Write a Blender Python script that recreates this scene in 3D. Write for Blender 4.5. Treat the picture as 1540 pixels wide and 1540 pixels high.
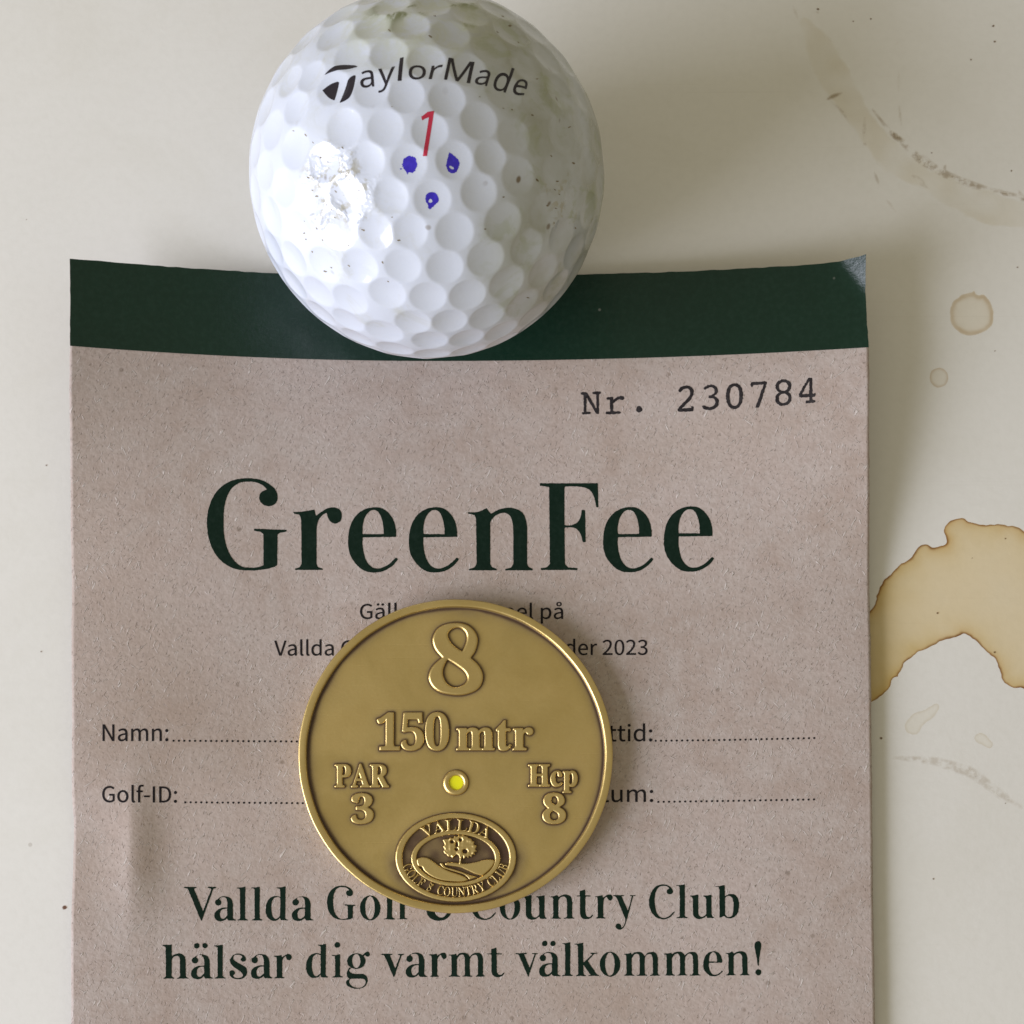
import bpy, bmesh, math, json
import numpy as np
from mathutils import Vector, Matrix

MM = 0.001
F = 2500.0                      # focal length in photo pixels (photo 1540 px wide)
PX, PY = 770.0, 1050.0          # principal point of the photograph (it is a crop)
TILT = math.radians(5.7)
H = 220.0                       # camera height over the table, mm
CT, ST = math.cos(TILT), math.sin(TILT)

sc = bpy.context.scene
for o in list(bpy.data.objects):
    bpy.data.objects.remove(o)
col = sc.collection

# ---------------------------------------------------------------- camera
cd = bpy.data.cameras.new("camera")
cam = bpy.data.objects.new("camera", cd)
col.objects.link(cam)
cd.sensor_width = 36.0
cd.lens = 36.0 * F / 1540.0
cd.shift_y = (PY - 770.0) / 1540.0
cd.clip_start = 0.01
cd.clip_end = 50.0
cam.location = (0, 0, H * MM)
cam.rotation_euler = (TILT, 0, 0)
cd.dof.use_dof = True
cd.dof.focus_distance = 0.209
cd.dof.aperture_fstop = 62.0
sc.camera = cam

# ---------------------------------------------------------------- light
world = bpy.data.worlds.new("World")
sc.world = world
world.use_nodes = True
bg = world.node_tree.nodes["Background"]
bg.inputs[0].default_value = (1.0, 0.91, 0.68, 1)
bg.inputs[1].default_value = 0.40


def area(name, loc, target, sx, sy, power, color):
    l = bpy.data.lights.new(name, 'AREA')
    l.shape = 'RECTANGLE'
    l.size = sx
    l.size_y = sy
    l.energy = power
    l.color = color
    o = bpy.data.objects.new(name, l)
    col.objects.link(o)
    o.location = loc
    d = Vector(target) - Vector(loc)
    o.rotation_euler = d.to_track_quat('-Z', 'Y').to_euler()
    return o


area("window_light", (-0.75, -0.27, 0.34), (0, 0.03, 0), 0.70, 0.44, 13.3, (0.845, 0.87, 1.0))

sc.view_settings.view_transform = 'Standard'
sc.view_settings.look = 'None'
sc.view_settings.exposure = 0.0
sc.view_settings.gamma = 1.0

# ---------------------------------------------------------------- measuring the photo


def ray(px, py):
    xc = (np.asarray(px, float) - PX) / F
    yc = (PY - np.asarray(py, float)) / F
    return xc, yc * CT + ST, yc * ST - CT


def P(px, py, z=0.0):
    """photo pixel -> millimetres on the level z of the real scene"""
    dx, dy, dz = ray(px, py)
    s = (H - z) / (-dz)
    return dx * s, dy * s


# ---------------------------------------------------------------- card surface
HW = 53.5
TOPY = float(P(640, 416, 0.4)[1])
X_L = float(P(106.5, 1300, 0.3)[0])
X_R = float(P(1313, 1300, 0.6)[0])
X0 = -10.0


def sst(a, b, x):
    t = np.clip((x - a) / (b - a), 0, 1)
    return t * t * (3 - 2 * t)


YA = float(P(640, 930)[1])
YB = float(P(640, 560)[1])


def hcard(x, y):
    """height (mm) of the card's upper face"""
    x = np.asarray(x, float)
    y = np.asarray(y, float)
    a = sst(YA, YB, y)
    u = np.where(x < X0, (X0 - x) / (X0 - X_L), (x - X0) / (X_R - X0))
    z = 0.32 + a * np.where(x < X0, 6.6, 6.1) * u ** 2
    # right edge stands a little off the table all the way down
    z = z + 1.15 * sst(X_R - 34, X_R + 2, x) * (1 - a)
    # top right corner is bent up
    c = 0.88 * (x - X_R) + 0.62 * (y - TOPY) + 3.2
    z = z + 1.0 * 0.5 * (c + np.sqrt(c * c + 1.5)) * np.clip((c + 6) / 6, 0, 1)
    # crease near the lower left edge
    cx_, cy_ = float(P(199, 1290)[0]), float(P(150, 1275)[1])
    by = np.exp(-(np.abs(y - cy_) / 8.5) ** 2.4)
    ridge = np.where(x < cx_, np.exp((x - cx_) / 5.0), np.exp(-((x - cx_) / 3.4) ** 2))
    z = z + 1.9 * sst(X_L + 34, X_L - 2, x) * (1 - a) * (1 - 0.75 * by)
    z = z + 1.2 * by * ridge + 0.25 * np.exp(-((y - cy_ + 1) / 4.0) ** 2) * np.exp(-((x - X_L) / 3.0) ** 2)
    z = z + 0.10 * np.sin(x * 0.11 + 1.3) * np.sin(y * 0.09 + 0.4) + 0.10
    return z


def PC(px, py, off=0.0):
    """photo pixel -> mm on the curved card"""
    z = 0.5 * np.ones_like(np.asarray(px, float))
    for _ in range(14):
        x, y = P(px, py, z)
        z = 0.5 * z + 0.5 * (hcard(x, y) + off)
    x, y = P(px, py, z)
    return x, y


# ---------------------------------------------------------------- outlines and distance fields
def parse(s):
    """'x,y !x,y ...' -> closed smooth outline; ! marks a corner"""
    pts = []
    for tok in s.split():
        c = tok[0] == '!'
        x, y = tok.lstrip('!').split(',')
        pts.append((float(x), float(y), c))
    n = len(pts)
    out = []
    for i in range(n):
        p0, p1, p2, p3 = pts[i - 1], pts[i], pts[(i + 1) % n], pts[(i + 2) % n]
        a, b = np.array(p1[:2]), np.array(p2[:2])
        if p1[2] and p2[2]:
            out.append(a)
            continue
        m1 = (b - np.array(p0[:2])) * 0.5 if not p1[2] else None
        m2 = (np.array(p3[:2]) - a) * 0.5 if not p2[2] else None
        L = np.linalg.norm(b - a)

        def lim(m):
            l = np.linalg.norm(m)
            return m * (L / l) if l > 1e-9 else m
        if m1 is not None:
            m1 = lim(m1)
        if m2 is not None:
            m2 = lim(m2)
        if m1 is None:
            m1 = (b - a) * 1.5 - m2 * 0.5
        if m2 is None:
            m2 = (b - a) * 1.5 - m1 * 0.5
        for k in range(6):
            t = k / 6
            h00 = 2 * t ** 3 - 3 * t ** 2 + 1
            h10 = t ** 3 - 2 * t ** 2 + t
            h01 = -2 * t ** 3 + 3 * t ** 2
            h11 = t ** 3 - t ** 2
            out.append(a * h00 + m1 * h10 + b * h01 + m2 * h11)
    return np.array(out)


def ellipse(cx, cy, rx, ry, n=48):
    t = np.linspace(0, 2 * math.pi, n, endpoint=False)
    return np.stack([cx + rx * np.cos(t), cy + ry * np.sin(t)], 1)


def poly_field(loops, X, Y):
    """signed distance (+ inside, non-zero winding) to a list of closed loops"""
    D = np.full(X.shape, 1e18)
    W = np.zeros(X.shape, int)
    for L in loops:
        A = L
        B = np.roll(L, -1, 0)
        for (ax, ay), (bx, by) in zip(A, B):
            ex, ey = bx - ax, by - ay
            l2 = ex * ex + ey * ey
            if l2 < 1e-14:
                continue
            wx, wy = X - ax, Y - ay
            t = np.clip((wx * ex + wy * ey) / l2, 0, 1)
            D = np.minimum(D, (wx - ex * t) ** 2 + (wy - ey * t) ** 2)
            if ay != by:
                up = (ay <= Y) & (by > Y)
                dn = (by <= Y) & (ay > Y)
                cr = ex * wy - ey * wx
                W += (up & (cr > 0)).astype(int)
                W -= (dn & (cr < 0)).astype(int)
    D = np.sqrt(D)
    return np.where(W != 0, D, -D)


class Shape:
    """solid loops (union) minus hole loops; grow = stroke weight offset"""

    def __init__(self, solids, holes=(), grow=0.0, nz=None):
        self.s = [np.asarray(a, float) for a in solids]
        self.h = [np.asarray(a, float) for a in holes]
        self.grow = grow
        self.nz = nz        # font outlines: one non-zero winding group

    def map(self, f):
        g = lambda a: np.stack(f(a[:, 0], a[:, 1]), 1)
        return Shape([g(a) for a in self.s], [g(a) for a in self.h], self.grow, [g(a) for a in self.nz] if self.nz else None)

    def bbox(self):
        a = np.concatenate(self.s + (self.nz or []))
        g = max(self.grow, 0)
        return a[:, 0].min() - g, a[:, 1].min() - g, a[:, 0].max() + g, a[:, 1].max() + g

    def field(self, X, Y):
        d = np.full(X.shape, -1e9)
        for a in self.s:
            d = np.maximum(d, poly_field([a], X, Y))
        if self.nz:
            d = np.maximum(d, poly_field(self.nz, X, Y))
        for a in self.h:
            d = np.minimum(d, -poly_field([a], X, Y))
        return d + self.grow


class MeshData:
    def __init__(self):
        self.v = []
        self.f = []
        self.n = 0
        self.attr = {}

    def add(self, verts, faces, **attr):
        self.v.append(verts)
        self.f += [tuple(int(i) + self.n for i in f) for f in faces]
        for k, a in attr.items():
            self.attr.setdefault(k, []).append(a)
        self.n += len(verts)


def march(field, bbox, cell, pad=2):
    """marching squares: returns (xy, sd, faces) of the region field > 0"""
    x0, y0, x1, y1 = bbox
    nx = int(math.ceil((x1 - x0) / cell)) + 2 * pad
    ny = int(math.ceil((y1 - y0) / cell)) + 2 * pad
    xs = x0 - pad * cell + np.arange(nx + 1) * cell
    ys = y0 - pad * cell + np.arange(ny + 1) * cell
    X, Y = np.meshgrid(xs, ys)
    S = field(X, Y)
    S = np.where(np.abs(S) < cell * 0.02, cell * 0.02 * np.where(S >= 0, 1, -1), S)
    ins = S > 0
    idx = -np.ones(S.shape, int)
    idx[ins] = np.arange(ins.sum())
    V = [np.stack([X[ins], Y[ins]], 1)]
    sd = [S[ins]]
    cnt = int(ins.sum())
    # crossings on horizontal edges (i,j)-(i,j+1)
    hc = ins[:, :-1] != ins[:, 1:]
    hi = -np.ones(hc.shape, int)
    n = int(hc.sum())
    hi[hc] = cnt + np.arange(n)
    a, b = S[:, :-1][hc], S[:, 1:][hc]
    t = a / (a - b)
    V.append(np.stack([X[:, :-1][hc] + t * cell, Y[:, :-1][hc]], 1))
    sd.append(np.zeros(n))
    cnt += n
    vc = ins[:-1] != ins[1:]
    vi = -np.ones(vc.shape, int)
    n = int(vc.sum())
    vi[vc] = cnt + np.arange(n)
    a, b = S[:-1][vc], S[1:][vc]
    t = a / (a - b)
    V.append(np.stack([X[:-1][vc], Y[:-1][vc] + t * cell], 1))
    sd.append(np.zeros(n))
    V = np.concatenate(V)
    sd = np.concatenate(sd)
    c00, c01, c10, c11 = ins[:-1, :-1], ins[:-1, 1:], ins[1:, :-1], ins[1:, 1:]
    full = c00 & c01 & c10 & c11
    anyc = (c00 | c01 | c10 | c11) & ~full
    I, J = np.nonzero(full)
    faces = list(map(tuple, np.stack([idx[I, J], idx[I, J + 1], idx[I + 1, J + 1], idx[I + 1, J]], 1).tolist()))
    for i, j in zip(*np.nonzero(anyc)):
        ring = [(ins[i, j], idx[i, j]), ('e', hi[i, j]), (ins[i, j + 1], idx[i, j + 1]), ('e', vi[i, j + 1]),
                (ins[i + 1, j + 1], idx[i + 1, j + 1]), ('e', hi[i + 1, j]), (ins[i + 1, j], idx[i + 1, j]), ('e', vi[i, j])]
        p = []
        for k, q in ring:
            if isinstance(k, str):
                if q >= 0:
                    p.append(int(q))
            elif k:
                p.append(int(q))
        if len(p) >= 3:
            if len(p) == 6 and ((c00[i, j] and c11[i, j] and not c01[i, j] and not c10[i, j]) or (c01[i, j] and c10[i, j] and not c00[i, j] and not c11[i, j])):
                if c00[i, j]:
                    faces.append((p[-1], p[0], p[1]))
                    faces.append((p[2], p[3], p[4]))
                else:
                    faces.append((p[0], p[1], p[2]))
                    faces.append((p[3], p[4], p[5]))
                continue
            faces.append(tuple(p))
    return V, sd, faces


def to_obj(name, verts, faces, mat, parent=None, origin=(0, 0, 0), smooth=False, attrs=None, label=None):
    me = bpy.data.meshes.new(name)
    v = (np.asarray(verts, float) - np.asarray(origin, float)) * MM
    me.from_pydata(v.tolist(), [], faces)
    if attrs:
        for k, a in attrs.items():
            a = np.asarray(a, float)
            if a.ndim == 1:
                at = me.attributes.new(k, 'FLOAT', 'POINT')
                at.data.foreach_set('value', a.astype(np.float32))
            else:
                at = me.attributes.new(k, 'FLOAT_COLOR', 'POINT')
                a4 = np.concatenate([a, np.ones((len(a), 1))], 1)
                at.data.foreach_set('color', a4.astype(np.float32).ravel())
    if smooth:
        me.polygons.foreach_set('use_smooth', [True] * len(me.polygons))
    me.update()
    o = bpy.data.objects.new(name, me)
    col.objects.link(o)
    if mat:
        me.materials.append(mat)
    if parent:
        o.parent = parent
    if label:
        o['label'] = label
    return o


def tag(o, label=None, cat=None, group=None, kind=None):
    for k, v in (('label', label), ('category', cat), ('group', group), ('kind', kind)):
        if v:
            o[k] = v
    return o


def root(name, loc):
    o = bpy.data.objects.new(name, None)
    o.empty_display_size = 0.01
    col.objects.link(o)
    o.location = tuple(c * MM for c in loc)
    return o


def vnoise(x, y, seed=0):
    xi, yi = np.floor(x).astype(int), np.floor(y).astype(int)
    xf, yf = x - xi, y - yi

    def h(a, b):
        n = (a * 374761393 + b * 668265263 + seed * 1442695041) & 0xffffffff
        n = ((n ^ (n >> 13)) * 1274126177) & 0xffffffff
        return ((n ^ (n >> 16)) & 0xffff) / 65535.0
    u, v = xf * xf * (3 - 2 * xf), yf * yf * (3 - 2 * yf)
    return (h(xi, yi) * (1 - u) + h(xi + 1, yi) * u) * (1 - v) + (h(xi, yi + 1) * (1 - u) + h(xi + 1, yi + 1) * u) * v


# ---------------------------------------------------------------- materials
class NT:
    def __init__(self, name):
        self.m = bpy.data.materials.new(name)
        self.m.use_nodes = True
        self.t = self.m.node_tree
        self.b = self.t.nodes['Principled BSDF']
        self.out = self.t.nodes['Material Output']

    def n(self, typ, **kw):
        nd = self.t.nodes.new(typ)
        for k, v in kw.items():
            if k.startswith('i_'):
                key = k[2:]
                nd.inputs[int(key) if key.isdigit() else key.replace('_', ' ')].default_value = v
            else:
                setattr(nd, k, v)
        return nd

    def l(self, a, b):
        self.t.links.new(a, b)

    def coord(self):
        return self.n('ShaderNodeTexCoord').outputs['Object']

    def noise(self, vec, scale, detail=4, rough=0.5, dist=0.0):
        nd = self.n('ShaderNodeTexNoise', i_Scale=scale, i_Detail=detail, i_Roughness=rough, i_Distortion=dist)
        self.l(vec, nd.inputs['Vector'])
        return nd.outputs['Fac']

    def mapping(self, vec, scale=(1, 1, 1), rot=(0, 0, 0), loc=(0, 0, 0)):
        nd = self.n('ShaderNodeMapping')
        nd.inputs['Scale'].default_value = scale
        nd.inputs['Rotation'].default_value = rot
        nd.inputs['Location'].default_value = loc
        self.l(vec, nd.inputs['Vector'])
        return nd.outputs[0]

    def remap(self, val, a, b, c=0.0, d=1.0, smooth=True):
        nd = self.n('ShaderNodeMapRange')
        nd.interpolation_type = 'SMOOTHSTEP' if smooth else 'LINEAR'
        self.l(val, nd.inputs['Value'])
        for i, v in zip((1, 2, 3, 4), (a, b, c, d)):
            nd.inputs[i].default_value = v
        return nd.outputs[0]

    def math(self, op, a, b=None):
        nd = self.n('ShaderNodeMath', operation=op)
        for i, v in enumerate((a, b)):
            if v is None:
                continue
            if isinstance(v, (int, float)):
                nd.inputs[i].default_value = v
            else:
                self.l(v, nd.inputs[i])
        return nd.outputs[0]

    def mix(self, fac, a, b, mode='MIX'):
        nd = self.n('ShaderNodeMix', data_type='RGBA', blend_type=mode)
        for key, v in ((0, fac), (6, a), (7, b)):
            if isinstance(v, (int, float)):
                nd.inputs[key].default_value = v
            elif isinstance(v, tuple):
                nd.inputs[key].default_value = (v[0], v[1], v[2], 1)
            else:
                self.l(v, nd.inputs[key])
        return nd.outputs[2]

    def bump(self, height, strength, dist):
        nd = self.n('ShaderNodeBump', i_Strength=strength, i_Distance=dist)
        self.l(height, nd.inputs['Height'])
        return nd.outputs[0]


def mat_table():
    t = NT('worn_white_laminate')
    co = t.coord()
    n1 = t.noise(co, 9, 3, 0.5)
    n2 = t.noise(co, 900, 3, 0.6)
    n3 = t.noise(co, 60, 5, 0.65)
    c = t.mix(t.remap(n1, 0.3, 0.7), (0.690, 0.675, 0.632), (0.730, 0.715, 0.668))
    c = t.mix(t.remap(n2, 0.35, 0.75, 0, 0.10), c, (0.52, 0.51, 0.46))
    n4 = t.noise(co, 28, 5, 0.7, 0.6)
    c = t.mix(t.remap(n4, 0.48, 0.70, 0, 0.22), c, (0.60, 0.575, 0.50))
    sc1 = t.noise(t.mapping(co, scale=(14, 2600, 1), rot=(0, 0, 0.5)), 1.0, 2, 0.5)
    sc2 = t.noise(t.mapping(co, scale=(20, 2200, 1), rot=(0, 0, -0.85)), 1.0, 2, 0.5)
    scr = t.math('MAXIMUM', t.remap(sc1, 0.70, 0.76), t.remap(sc2, 0.71, 0.77))
    c = t.mix(t.math('MULTIPLY', scr, 0.10), c, (0.50, 0.46, 0.40))
    # a few dust specks
    vo = t.n('ShaderNodeTexVoronoi', i_Scale=95.0, i_Randomness=1.0)
    t.l(co, vo.inputs['Vector'])
    sp = t.remap(vo.outputs['Distance'], 0.018, 0.034, 1, 0)
    pick = t.n('ShaderNodeSeparateColor')
    t.l(vo.outputs['Color'], pick.inputs[0])
    sp = t.math('MULTIPLY', sp, t.remap(pick.outputs[0], 0.80, 0.84))
    c = t.mix(t.math('MULTIPLY', sp, 0.35), c, (0.28, 0.24, 0.18))
    t.l(c, t.b.inputs['Base Color'])
    t.l(t.remap(n3, 0.3, 0.7, 0.40, 0.52), t.b.inputs['Roughness'])
    t.l(t.bump(t.noise(co, 1100, 3, 0.6), 0.14, 0.0001), t.b.inputs['Normal'])
    return t.m


def fibre_layers(t, co):
    """short bright and dark paper fibres at several angles"""
    bright = dark = None
    warp = t.n('ShaderNodeTexNoise', i_Scale=120.0, i_Detail=2.0)
    t.l(co, warp.inputs['Vector'])
    add = t.n('ShaderNodeVectorMath', operation='MULTIPLY_ADD')
    t.l(warp.outputs['Color'], add.inputs[0])
    add.inputs[1].default_value = (0.0022, 0.0022, 0)
    t.l(co, add.inputs[2])
    cw = add.outputs[0]
    for k, (ang, th) in enumerate(((0.45, 0.665), (2.3, 0.72), (0.9, 0.69), (-0.35, 0.73))):
        rot = t.mapping(cw, scale=(1, 1, 1), rot=(0, 0, ang), loc=(0.013 * k, 0.031 * k, 0.05 * k))
        v = t.mapping(rot, scale=(3600, 620, 1))
        n = t.noise(v, 1.0, 1.0, 0.4)
        b = t.remap(n, th, th + 0.07)
        v2 = t.mapping(rot, scale=(4000, 1200, 1), loc=(37.7 + k, 11.3, 0))
        n2 = t.noise(v2, 1.0, 1.0, 0.4)
        d = t.remap(n2, th + 0.015, th + 0.08)
        bright = b if bright is None else t.math('MAXIMUM', bright, b)
        dark = d if dark is None else t.math('MAXIMUM', dark, d)
    return bright, dark


def mat_paper():
    t = NT('grey_brown_recycled_card')
    co = t.coord()
    bright, dark = fibre_layers(t, co)
    m1 = t.noise(co, 55, 4, 0.6)
    m2 = t.noise(co, 260, 4, 0.65)
    m3 = t.noise(co, 1700, 3, 0.65)
    c = t.mix(t.remap(m1, 0.35, 0.65), (0.385, 0.305, 0.262), (0.458, 0.382, 0.347))
    c = t.mix(t.remap(m2, 0.3, 0.72), c, (0.455, 0.392, 0.358))
    m0 = t.noise(co, 17, 3, 0.55, 0.5)
    c = t.mix(t.remap(m0, 0.42, 0.66, 0, 0.40), c, (0.37, 0.285, 0.225))
    c = t.mix(t.remap(m3, 0.34, 0.70, 0, 0.34), c, (0.285, 0.220, 0.185))
    c = t.mix(t.math('MULTIPLY', t.math('MULTIPLY', dark, t.remap(m1, 0.3, 0.65, 0.25, 1.0)), 0.36), c, (0.14, 0.10, 0.08))
    c = t.mix(t.math('MULTIPLY', t.math('MULTIPLY', bright, t.remap(m2, 0.3, 0.65, 0.35, 1.0)), 0.70), c, (0.62, 0.57, 0.53))
    vo = t.n('ShaderNodeTexVoronoi', i_Scale=330.0, i_Randomness=1.0)
    t.l(co, vo.inputs['Vector'])
    pick = t.n('ShaderNodeSeparateColor')
    t.l(vo.outputs['Color'], pick.inputs[0])
    sp = t.math('MULTIPLY', t.remap(vo.outputs['Distance'], 0.06, 0.14, 1, 0), t.remap(pick.outputs[0], 0.90, 0.93))
    c = t.mix(t.math('MULTIPLY', sp, 0.45), c, (0.13, 0.09, 0.06))
    t.l(c, t.b.inputs['Base Color'])
    t.b.inputs['Roughness'].default_value = 0.62
    t.b.inputs['Specular IOR Level'].default_value = 0.35
    hgt = t.math('ADD', t.math('MULTIPLY', m3, 0.7), t.math('MULTIPLY', bright, 0.8))
    hgt = t.math('SUBTRACT', hgt, t.math('MULTIPLY', dark, 0.6))
    t.l(t.bump(hgt, 0.9, 0.00010), t.b.inputs['Normal'])
    return t.m


def mat_ink(name, colr, rough=0.42, worn=0.25, spec=0.5, relief_=0.00005):
    t = NT(name)
    co = t.coord()
    n = t.noise(co, 1500, 3, 0.6)
    n2 = t.noise(co, 240, 3, 0.6)
    c = t.mix(t.remap(n, 0.35, 0.8, 0, worn), colr, tuple(min(1, a * 1.7 + 0.02) for a in colr))
    c = t.mix(t.remap(n2, 0.3, 0.75, 0, 0.3), c, tuple(a * 0.75 for a in colr))
    vo = t.n('ShaderNodeTexVoronoi', i_Scale=420.0)
    t.l(co, vo.inputs['Vector'])
    pick = t.n('ShaderNodeSeparateColor')
    t.l(vo.outputs['Color'], pick.inputs[0])
    sp = t.math('MULTIPLY', t.remap(vo.outputs['Distance'], 0.04, 0.12, 1, 0), t.remap(pick.outputs[0], 0.93, 0.95))
    c = t.mix(t.math('MULTIPLY', sp, 0.35), c, (0.30, 0.30, 0.26))
    t.l(c, t.b.inputs['Base Color'])
    t.b.inputs['Roughness'].default_value = rough
    t.b.inputs['Specular IOR Level'].default_value = spec
    t.l(t.bump(t.noise(co, 1800, 3, 0.6), 0.6, relief_), t.b.inputs['Normal'])
    return t.m


def mat_brass(name, dark=0.0, use_attr=False):
    t = NT(name)
    co = t.coord()
    n = t.noise(co, 200, 4, 0.6)
    n2 = t.noise(co, 2500, 2, 0.5)
    base = t.mix(t.remap(n, 0.3, 0.7), (0.615, 0.462, 0.182), (0.665, 0.508, 0.208))
    base = t.mix(t.remap(n2, 0.35, 0.75, 0, 0.12), base, (0.55, 0.38, 0.13))
    hs = t.noise(t.mapping(co, scale=(60, 3600, 60), rot=(0, 0, 1.1)), 1.0, 2, 0.5)
    hs2 = t.noise(t.mapping(co, scale=(80, 3000, 60), rot=(0, 0, -0.4)), 1.0, 2, 0.5)
    hair = t.math('MAXIMUM', t.remap(hs, 0.66, 0.74), t.remap(hs2, 0.67, 0.75))
    smudge = t.noise(co, 95, 4, 0.6, 0.8)
    base = t.mix(t.remap(smudge, 0.42, 0.72, 0, 0.22), base, (0.46, 0.32, 0.12))
    if use_attr:
        at = t.n('ShaderNodeAttribute', attribute_name='patina')
        pt = t.math('ADD', at.outputs['Fac'], t.remap(n, 0.3, 0.75, -0.06, 0.08))
        pt = t.remap(pt, 0.02, 0.95)
        base = t.mix(pt, base, (0.085, 0.045, 0.024))
        t.l(t.math('ADD', t.remap(pt, 0, 1, 0.38, 0.62), t.remap(smudge, 0.3, 0.7, -0.05, 0.09)), t.b.inputs['Roughness'])
        t.l(t.remap(pt, 0, 1, 1.0, 0.55), t.b.inputs['Metallic'])
    else:
        t.b.inputs['Roughness'].default_value = 0.40
        t.b.inputs['Metallic'].default_value = 1.0
    t.b.inputs['Coat Weight'].default_value = 0.45
    t.b.inputs['Coat Roughness'].default_value = 0.14
    t.l(base, t.b.inputs['Base Color'])
    t.l(t.bump(t.math('SUBTRACT', n2, t.math('MULTIPLY', hair, 0.9)), 0.30, 0.00003), t.b.inputs['Normal'])
    return t.m


def mat_enamel():
    t = NT('yellow_enamel')
    t.b.inputs['Base Color'].default_value = (0.80, 0.78, 0.01, 1)
    t.b.inputs['Roughness'].default_value = 0.25
    return t.m


def mat_filter():
    """dried drink stains: a thin tinted film on the laminate"""
    t = NT('dried_coffee_film')
    co = t.coord()
    at = t.n('ShaderNodeAttribute', attribute_name='tint')
    br = t.n('ShaderNodeAttribute', attribute_name='broken')
    n = t.noise(co, 650, 5, 0.7)
    n2 = t.noise(co, 90, 3, 0.6)
    keep = t.remap(n, 0.38, 0.60)
    k = t.math('SUBTRACT', 1.0, t.math('MULTIPLY', br.outputs['Fac'], t.math('SUBTRACT', 1.0, keep)))
    c = t.mix(k, (1.0, 1.0, 1.0), at.outputs['Color'])
    c = t.mix(t.remap(n2, 0.3, 0.7, 0.0, 0.10), c, (1.0, 1.0, 1.0))
    tr = t.n('ShaderNodeBsdfTransparent')
    t.l(c, tr.inputs[0])
    t.l(tr.outputs[0], t.out.inputs['Surface'])
    return t.m

M_TABLE = mat_table()
M_PAPER = mat_paper()
M_GREEN = mat_ink('dark_green_print', (0.0032, 0.0215, 0.0120), 0.27, 0.20, 0.34, 0.00006)
M_TITLE = mat_ink('green_black_print', (0.0028, 0.0135, 0.0075), 0.5, 0.25, 0.12)
M_BLACK = mat_ink('thin_black_print', (0.010, 0.008, 0.009), 0.6, 0.5, 0.12)
M_TYPE = mat_ink('typewriter_ink', (0.020, 0.017, 0.018), 0.6, 0.9, 0.12)
M_FACE = mat_brass('antique_brass_field', use_attr=True)
M_BRASS = mat_brass('polished_brass_relief')
M_ENAMEL = mat_enamel()
M_FILM = mat_filter()

# ================================================================ tabletop
def build_table():
    bm = bmesh.new()
    L = 0.55
    top = [bm.verts.new((x * L, y * L, 0)) for x, y in ((-1, -1), (1, -1), (1, 1), (-1, 1))]
    r1 = [bm.verts.new((x * (L + .004), y * (L + .004), -0.004)) for x, y in ((-1, -1), (1, -1), (1, 1), (-1, 1))]
    bt = [bm.verts.new((x * (L + .004), y * (L + .004), -0.03)) for x, y in ((-1, -1), (1, -1), (1, 1), (-1, 1))]
    bm.faces.new(top)
    for a, b in ((top, r1), (r1, bt)):
        for i in range(4):
            bm.faces.new((a[(i + 1) % 4], a[i], b[i], b[(i + 1) % 4]))
    bm.faces.new(bt[::-1])
    me = bpy.data.meshes.new('tabletop')
    bm.to_mesh(me)
    bm.free()
    me.materials.append(M_TABLE)
    o = bpy.data.objects.new('tabletop', me)
    col.objects.link(o)
    tag(o, 'white laminate tabletop with dried coffee stains and dirt marks', kind='structure')
    return o


table = build_table()


def px_loop(s, ox, oy, k):
    a = parse(s)
    return np.stack([ox + a[:, 0] / k, oy + a[:, 1] / k], 1)


def film(name, parts, label, z):
    """parts: list of (Shape in mm, tint fn(sd, x, y) -> rgb, broken, cell)"""
    V, FA, T, B = [], [], [], []
    n = 0
    for shp, fn, broken, cell in parts:
        v, sd, f = march(shp.field, shp.bbox(), cell)
        V.append(np.column_stack([v, np.full(len(v), z)]))
        FA += [tuple(i + n for i in q) for q in f]
        n += len(v)
        T.append(fn(sd, v[:, 0], v[:, 1]))
        B.append(np.full(len(v), broken))
    return to_obj(name, np.concatenate(V), FA, M_FILM, table, attrs={'tint': np.concatenate(T), 'broken': np.concatenate(B)}, label=label)


def jit(shp, amp, scale, seed):
    base = shp.field
    shp.field = lambda X, Y: base(X, Y) + amp * (vnoise(X * scale, Y * scale, seed) - 0.5) * 2 + amp * 0.5 * (vnoise(X * scale * 2.3, Y * scale * 2.3, seed + 9) - 0.5) * 2
    return shp


def lerp3(a, b, t):
    t = np.asarray(t)[:, None]
    return np.array(a)[None] * (1 - t) + np.array(b)[None] * t


def mm(loop):
    return np.stack(P(loop[:, 0], loop[:, 1]), 1)


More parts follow.
